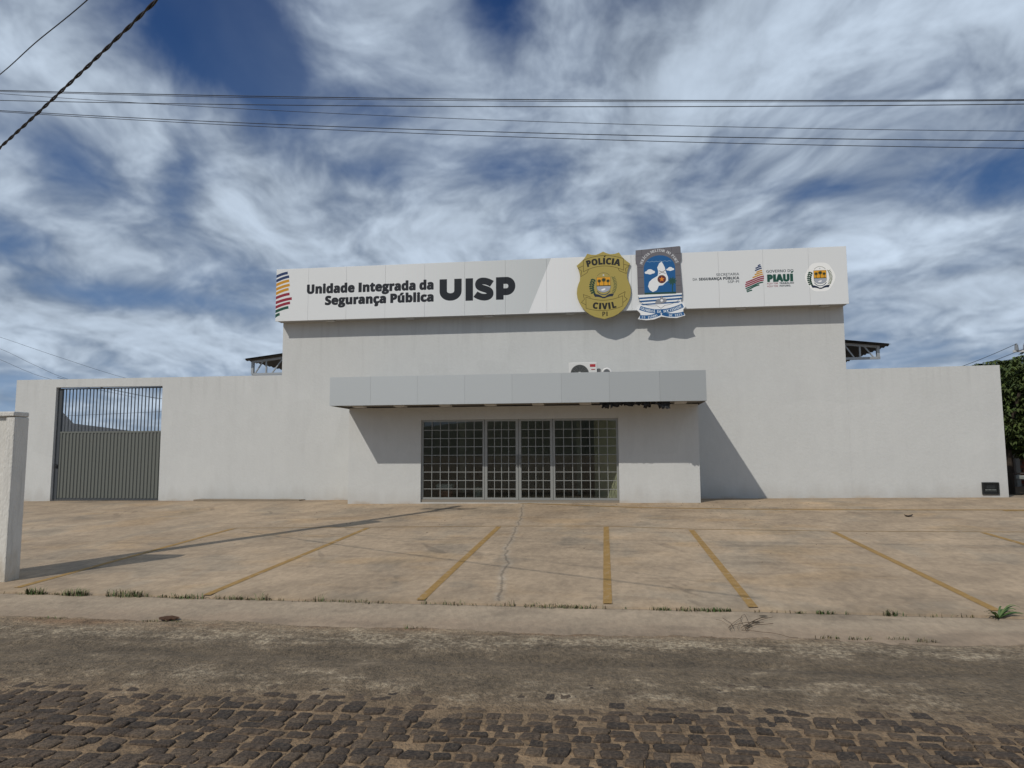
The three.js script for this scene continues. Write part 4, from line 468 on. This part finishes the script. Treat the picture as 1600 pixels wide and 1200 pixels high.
{ const t = thing('utility_pole', 'distant utility pole with white crossarm and insulators at the right edge, above the tree', 'utility pole', [25.2, -.1, -25]); const wh = M([.55, .56, .56], { roughness: .6 });
  part('pole_shaft', cyl([25.2, -.2, -25], [25.2, 8.6, -25], .17, .11, 12), M([.38, .37, .35]), t); part('crossarm', bx(23.95, 26.4, 7.18, 7.30, -25.18, -25.10), wh, t); for (const x of [24.15, 24.62, 26.2]) part('insulator', [cyl([x, 7.30, -25.14], [x, 7.62, -25.14], .11, .09, 12), cyl([x, 7.62, -25.14], [x, 7.70, -25.14], .06, .05, 10)], M([.22, .24, .26], { roughness: .3 }), t);
  [['upper wire running down left from the distant right pole', 24.15, 7.68, 21.2, 6.45], ['lower wire running down left from the distant right pole', 24.62, 7.4, 20.9, 6.0]].forEach(([l, xa, ya, xb, yb]) => tag(raw('overhead_wire', tube([[xa, ya, -25.1], [(xa + xb) / 2, (ya + yb) / 2 - .03, -25], [xb, yb, -25], [xb - 6, yb - 2, -25]], .014, 20, 4), wireM, scene), l, 'wire')); }
// wall of the neighbouring yard, seen through the gate bars
{ const A = [-21.34, -4.45], B = [-30, -24.8], L = Math.hypot(B[0] - A[0], B[1] - A[1]); const g = poly([[-1.2, -1], [L, -1], [L, 2.6], [1.72, 2.6], [0, 3.08], [-1.2, 3.75]], .18); g.rotateY(Math.atan2(-(B[1] - A[1]), B[0] - A[0])); g.translate(A[0], 0, A[1]); const m = tag(raw('yard_wall', boxUV(g), M([.42, .41, .39], { roughness: .95 }), scene), 'grey yard wall receding behind the gate bars', 'wall'); }

// ------------------------------------------------------------------ things seen through the glazing
{ const b = thing('storage_box', 'reddish box with a white top on the floor behind the left window', 'box', [-4.72, .02, .15]); part('box_body', rb(-4.9, -4.55, .02, .22, -.02, .28, .01, 1), M([.28, .09, .05]), b); part('white_tray', rb(-4.98, -4.5, .28, .42, -.06, .32, .03, 2), M([.62, .63, .64]), b); part('stand', bx(-4.8, -4.65, .22, .28, .08, .2), M([.1, .1, .1]), b);
  const d = thing('paint_bucket', 'pale plastic bucket on the floor just left of the doors', 'bucket', [-3.72, .02, .35]); part('bucket_body', new THREE.LatheGeometry([[0, 0], [.12, 0], [.15, .30], [.158, .30], [.158, .32], [.14, .32], [.115, .02]].map(p => new THREE.Vector2(...p)), 20).translate(-3.72, .02, .35), M([.35, .35, .33]), d); part('bucket_handle', tube([[-3.88, .33, .35], [-3.72, .22, .50], [-3.56, .33, .35]], .006, 16, 5), M([.3, .3, .3]), d); }

// ------------------------------------------------------------------ weeds, twigs, soil
{ const g = new THREE.SphereGeometry(1, 12, 8), p = g.attributes.position; for (let i = 0; i < p.count; i++) { const x = p.getX(i), z = p.getZ(i); p.setXYZ(i, x * .13, p.getY(i) * .012 + .035 * x * x, z * .05 * (1 - .5 * x * x)); } g.computeVertexNormals(); g.rotateY(.5); const m = tag(raw('fallen_leaf', g, M([.045, .032, .022], { roughness: .8 }), scene), 'dark curled fallen leaf on the lot in front of the right wall', 'leaf'); m.position.set(6.35, lotY(6.35, 4) + .015, 4); }
function blades(list) { const r = mulberry(44), p = [], col = [], nn = []; for (const [x, y, z, n, rad, h, dry] of list) for (let i = 0; i < n; i++) { const a = r() * 7, q = rad * Math.sqrt(r()), bx0 = x + q * Math.cos(a), bz0 = z + q * .22 * Math.sin(a), hh = h * (.4 + .9 * r()), la = r() * 7, le = hh * (.2 + .8 * r()), w = .002 + .0028 * r(); const sx = -Math.sin(la) * w, sz = Math.cos(la) * w; const P = [[bx0 - sx, y, bz0 - sz], [bx0 + sx, y, bz0 + sz], [bx0 + Math.cos(la) * le * .35 + sx * .8, y + hh * .65, bz0 + Math.sin(la) * le * .35 + sz * .8], [bx0 + Math.cos(la) * le * .35 - sx * .8, y + hh * .65, bz0 + Math.sin(la) * le * .35 - sz * .8], [bx0 + Math.cos(la) * le, y + hh * .85, bz0 + Math.sin(la) * le]]; const t = .6 + .7 * r(), dd = r() < dry; const c = dd ? [.19 * t, .15 * t, .07 * t] : [.065 * t, .115 * t, .026 * t]; for (const k of [0, 1, 2, 0, 2, 3, 3, 2, 4]) { p.push(...P[k]); col.push(...c); nn.push(0, .9, .44); } }
  const g = new THREE.BufferGeometry(); g.setAttribute('position', new THREE.Float32BufferAttribute(p, 3)); g.setAttribute('normal', new THREE.Float32BufferAttribute(nn, 3)); g.setAttribute('color', new THREE.Float32BufferAttribute(col, 3)); return g; }
const grassM = M(0xffffff, { vertexColors: true, roughness: .7, side: THREE.DoubleSide });
{ const L = [], r = mulberry(12); const put = (x, dz, n, rad, h, dry) => { const z = edgeZ(x) + .012 + dz; L.push([x, lotY(x, z) - .035, z, n, rad, h, dry]); };
  for (let x = -8.6; x < -3.2; x += .055) { const k = sst(-.25, .35, noise(x * 1.7 + 3, 6)); if (k > .3) put(x + r() * .04, r() * .03, Math.round(7 * k), .05, .03 + .05 * k * r(), .5); }
  for (const [x, w, n, h] of [[-7.55, .16, 120, .10], [-6.95, .2, 130, .09], [-6.2, .3, 150, .10], [-5.35, .25, 70, .07], [-4.75, .2, 60, .06], [-4.3, .1, 18, .12], [-3.6, .1, 14, .10], [-2.9, .2, 20, .05], [-2.0, .25, 24, .06], [-1.2, .1, 10, .1], [-.75, .3, 120, .055], [-.35, .15, 60, .05], [.55, .1, 60, .05], [.95, .25, 130, .05], [1.2, .12, 70, .05], [2.05, .06, 30, .03], [2.3, .09, 60, .05], [2.95, .08, 40, .08], [-3.1, .4, 30, .04], [3.4, .2, 14, .04]]) put(x, .015, n, w, h, .25);
  for (let i = 0; i < 120; i++) { const x = -8 + 12 * r(); put(x, r() * .04, 2, .04, .05, .6); }
  for (const [x, z] of [[-7.7, 12.75], [-6.6, 12.8], [-6.4, 12.78], [-5.2, 12.82], [-4.9, 12.85], [2.1, 12.9], [2.4, 12.92], [2.75, 12.9], [-2.1, 12.85], [3.0, 12.95]]) L.push([x, streetY(x) + .015, z, 34, .12, .045, .6]);
  const m = raw('grass', blades(L), grassM, scene); m.userData.kind = 'stuff'; m.userData.label = 'short grass and weeds growing in the joint along the lot edge'; }
{ const x = 4.02, z = edgeZ(4) + .02, t = thing('grass_clump', 'clump of broad green grass blades at the right end of the lot edge', 'plant', [x, lotY(x, z) - .03, z]); const r = mulberry(9); const gm = M([.06, .12, .03], { roughness: .6, side: THREE.DoubleSide }), gm2 = M([.11, .17, .05], { roughness: .6, side: THREE.DoubleSide });
  for (let i = 0; i < 22; i++) { const a = (i % 3 ? -.5 : 2.4) + (r() - .5) * 1.6, L = .09 + .19 * r(), h = (.3 + .9 * r()) * L * .55, p = [], n = 6, w = .011; for (let k = 0; k <= n; k++) { const s = k / n, xx = Math.cos(a) * L * s, yy = h * Math.sin(s * 2.1) , zz = Math.sin(a) * L * s * .6, ww = w * (1 - s * s); p.push([xx - Math.sin(a) * ww, yy, zz + Math.cos(a) * ww], [xx + Math.sin(a) * ww, yy + .004, zz - Math.cos(a) * ww]); } const pos = [], id = []; p.forEach(q => pos.push(...q)); for (let k = 0; k < n; k++) id.push(k * 2, k * 2 + 1, k * 2 + 2, k * 2 + 2, k * 2 + 1, k * 2 + 3); const g = new THREE.BufferGeometry(); g.setAttribute('position', new THREE.Float32BufferAttribute(pos, 3)); g.setIndex(id); g.computeVertexNormals(); raw('leaf', g, r() < .7 ? gm : gm2, t); } }
{ const t = thing('dry_branch', 'tangle of dry brown twigs lying on the driveway edge right of centre', 'twigs', [1.4, -.56, 12.45]); const r = mulberry(21), ys = (x, z) => { const z0 = edgeZ(x) + .012, k = clamp((z - z0) / 1.15); return lerp(lotY(x, z0) - .032, streetY(x) - .02, Math.pow(k, 1.15)) + .018; }; const tm = M([.10, .065, .038], { roughness: .9 });
  for (let i = 0; i < 12; i++) { let a = -2.2 + r() * 1.4, x = 1.18 + r() * .22, z = 12.82 - r() * .14; if (i > 10) a = .1 - r() * .3; const p = []; const n = 6, L = .035 + r() * .07, cv = (r() - .3) * .5; for (let k = 0; k <= n; k++) { p.push([x, ys(x, z) + .012 * r(), z]); x += Math.cos(a) * L; z += Math.sin(a) * L * .8; z = Math.min(z, 12.95); a += cv + (r() - .5) * .3; } raw('twig', tube(p, .0018 + .0014 * r(), 14, 4).translate(-1.4, .56, -12.45), tm, t); }
  for (const [x, z] of [[1.5, 12.5], [1.62, 12.3], [1.4, 12.62]]) { const g = new THREE.SphereGeometry(.03, 8, 5).scale(1.6, .15, .6).translate(x - 1.4, ys(x, z) + .56, z - 12.45); raw('dry_leaf', g, M([.06, .05, .03]), t); } }
{ const g = new THREE.IcosahedronGeometry(1, 4), p = g.attributes.position; for (let i = 0; i < p.count; i++) { const x = p.getX(i), y = p.getY(i), z = p.getZ(i), k = 1 + .5 * fbm(x * 2 + 3, z * 2 + y, 3); p.setXYZ(i, x * k * .11, Math.max(y, -.3) * k * .018, z * k * .08); } g.computeVertexNormals(); const m = tag(raw('soil_clod', g, M([.17, .085, .045], { roughness: 1, bumpMap: tile(grit, 2), bumpScale: .02 }), scene), 'clod of reddish brown soil on the driveway edge, left of centre', 'soil'); m.position.set(-5.05, streetY(-5) + .05, 12.72); }
{ const r = mulberry(66), gs = []; const sg = [0, 1, 2].map(() => { const g = new THREE.IcosahedronGeometry(1, 1), p = g.attributes.position; for (let i = 0; i < p.count; i++) { const k = .75 + .5 * noise(p.getX(i) * 3 + 7, p.getZ(i) * 3 + p.getY(i) * 2); p.setXYZ(i, p.getX(i) * k, p.getY(i) * k * .6, p.getZ(i) * k); } g.computeVertexNormals(); return g; });
  for (let i = 0; i < 900; i++) { const lotSide = r() < .3, x = -8 + 13 * r(); let z, y, s; if (lotSide) { z = 1.2 + 10.5 * r() * r() ; y = lotY(x, z); s = .006 + .016 * r() * r(); } else { z = 12.7 + 3.2 * Math.pow(r(), 1.3); y = streetY(x) + tRaw(x, z); s = .004 + .013 * r() * r() * r(); } const g = sg[i % 3].clone(); g.rotateY(r() * 7); g.scale(s, s, s); g.translate(x, y + s * .2, z); gs.push(g); }
  const m = raw('pebbles', mergeGeometries(gs), M([.20, .155, .11], { roughness: .95 }), scene); m.userData.kind = 'stuff'; m.userData.label = 'loose pebbles and grit scattered over lot and street'; }

renderer.render(scene, camera);
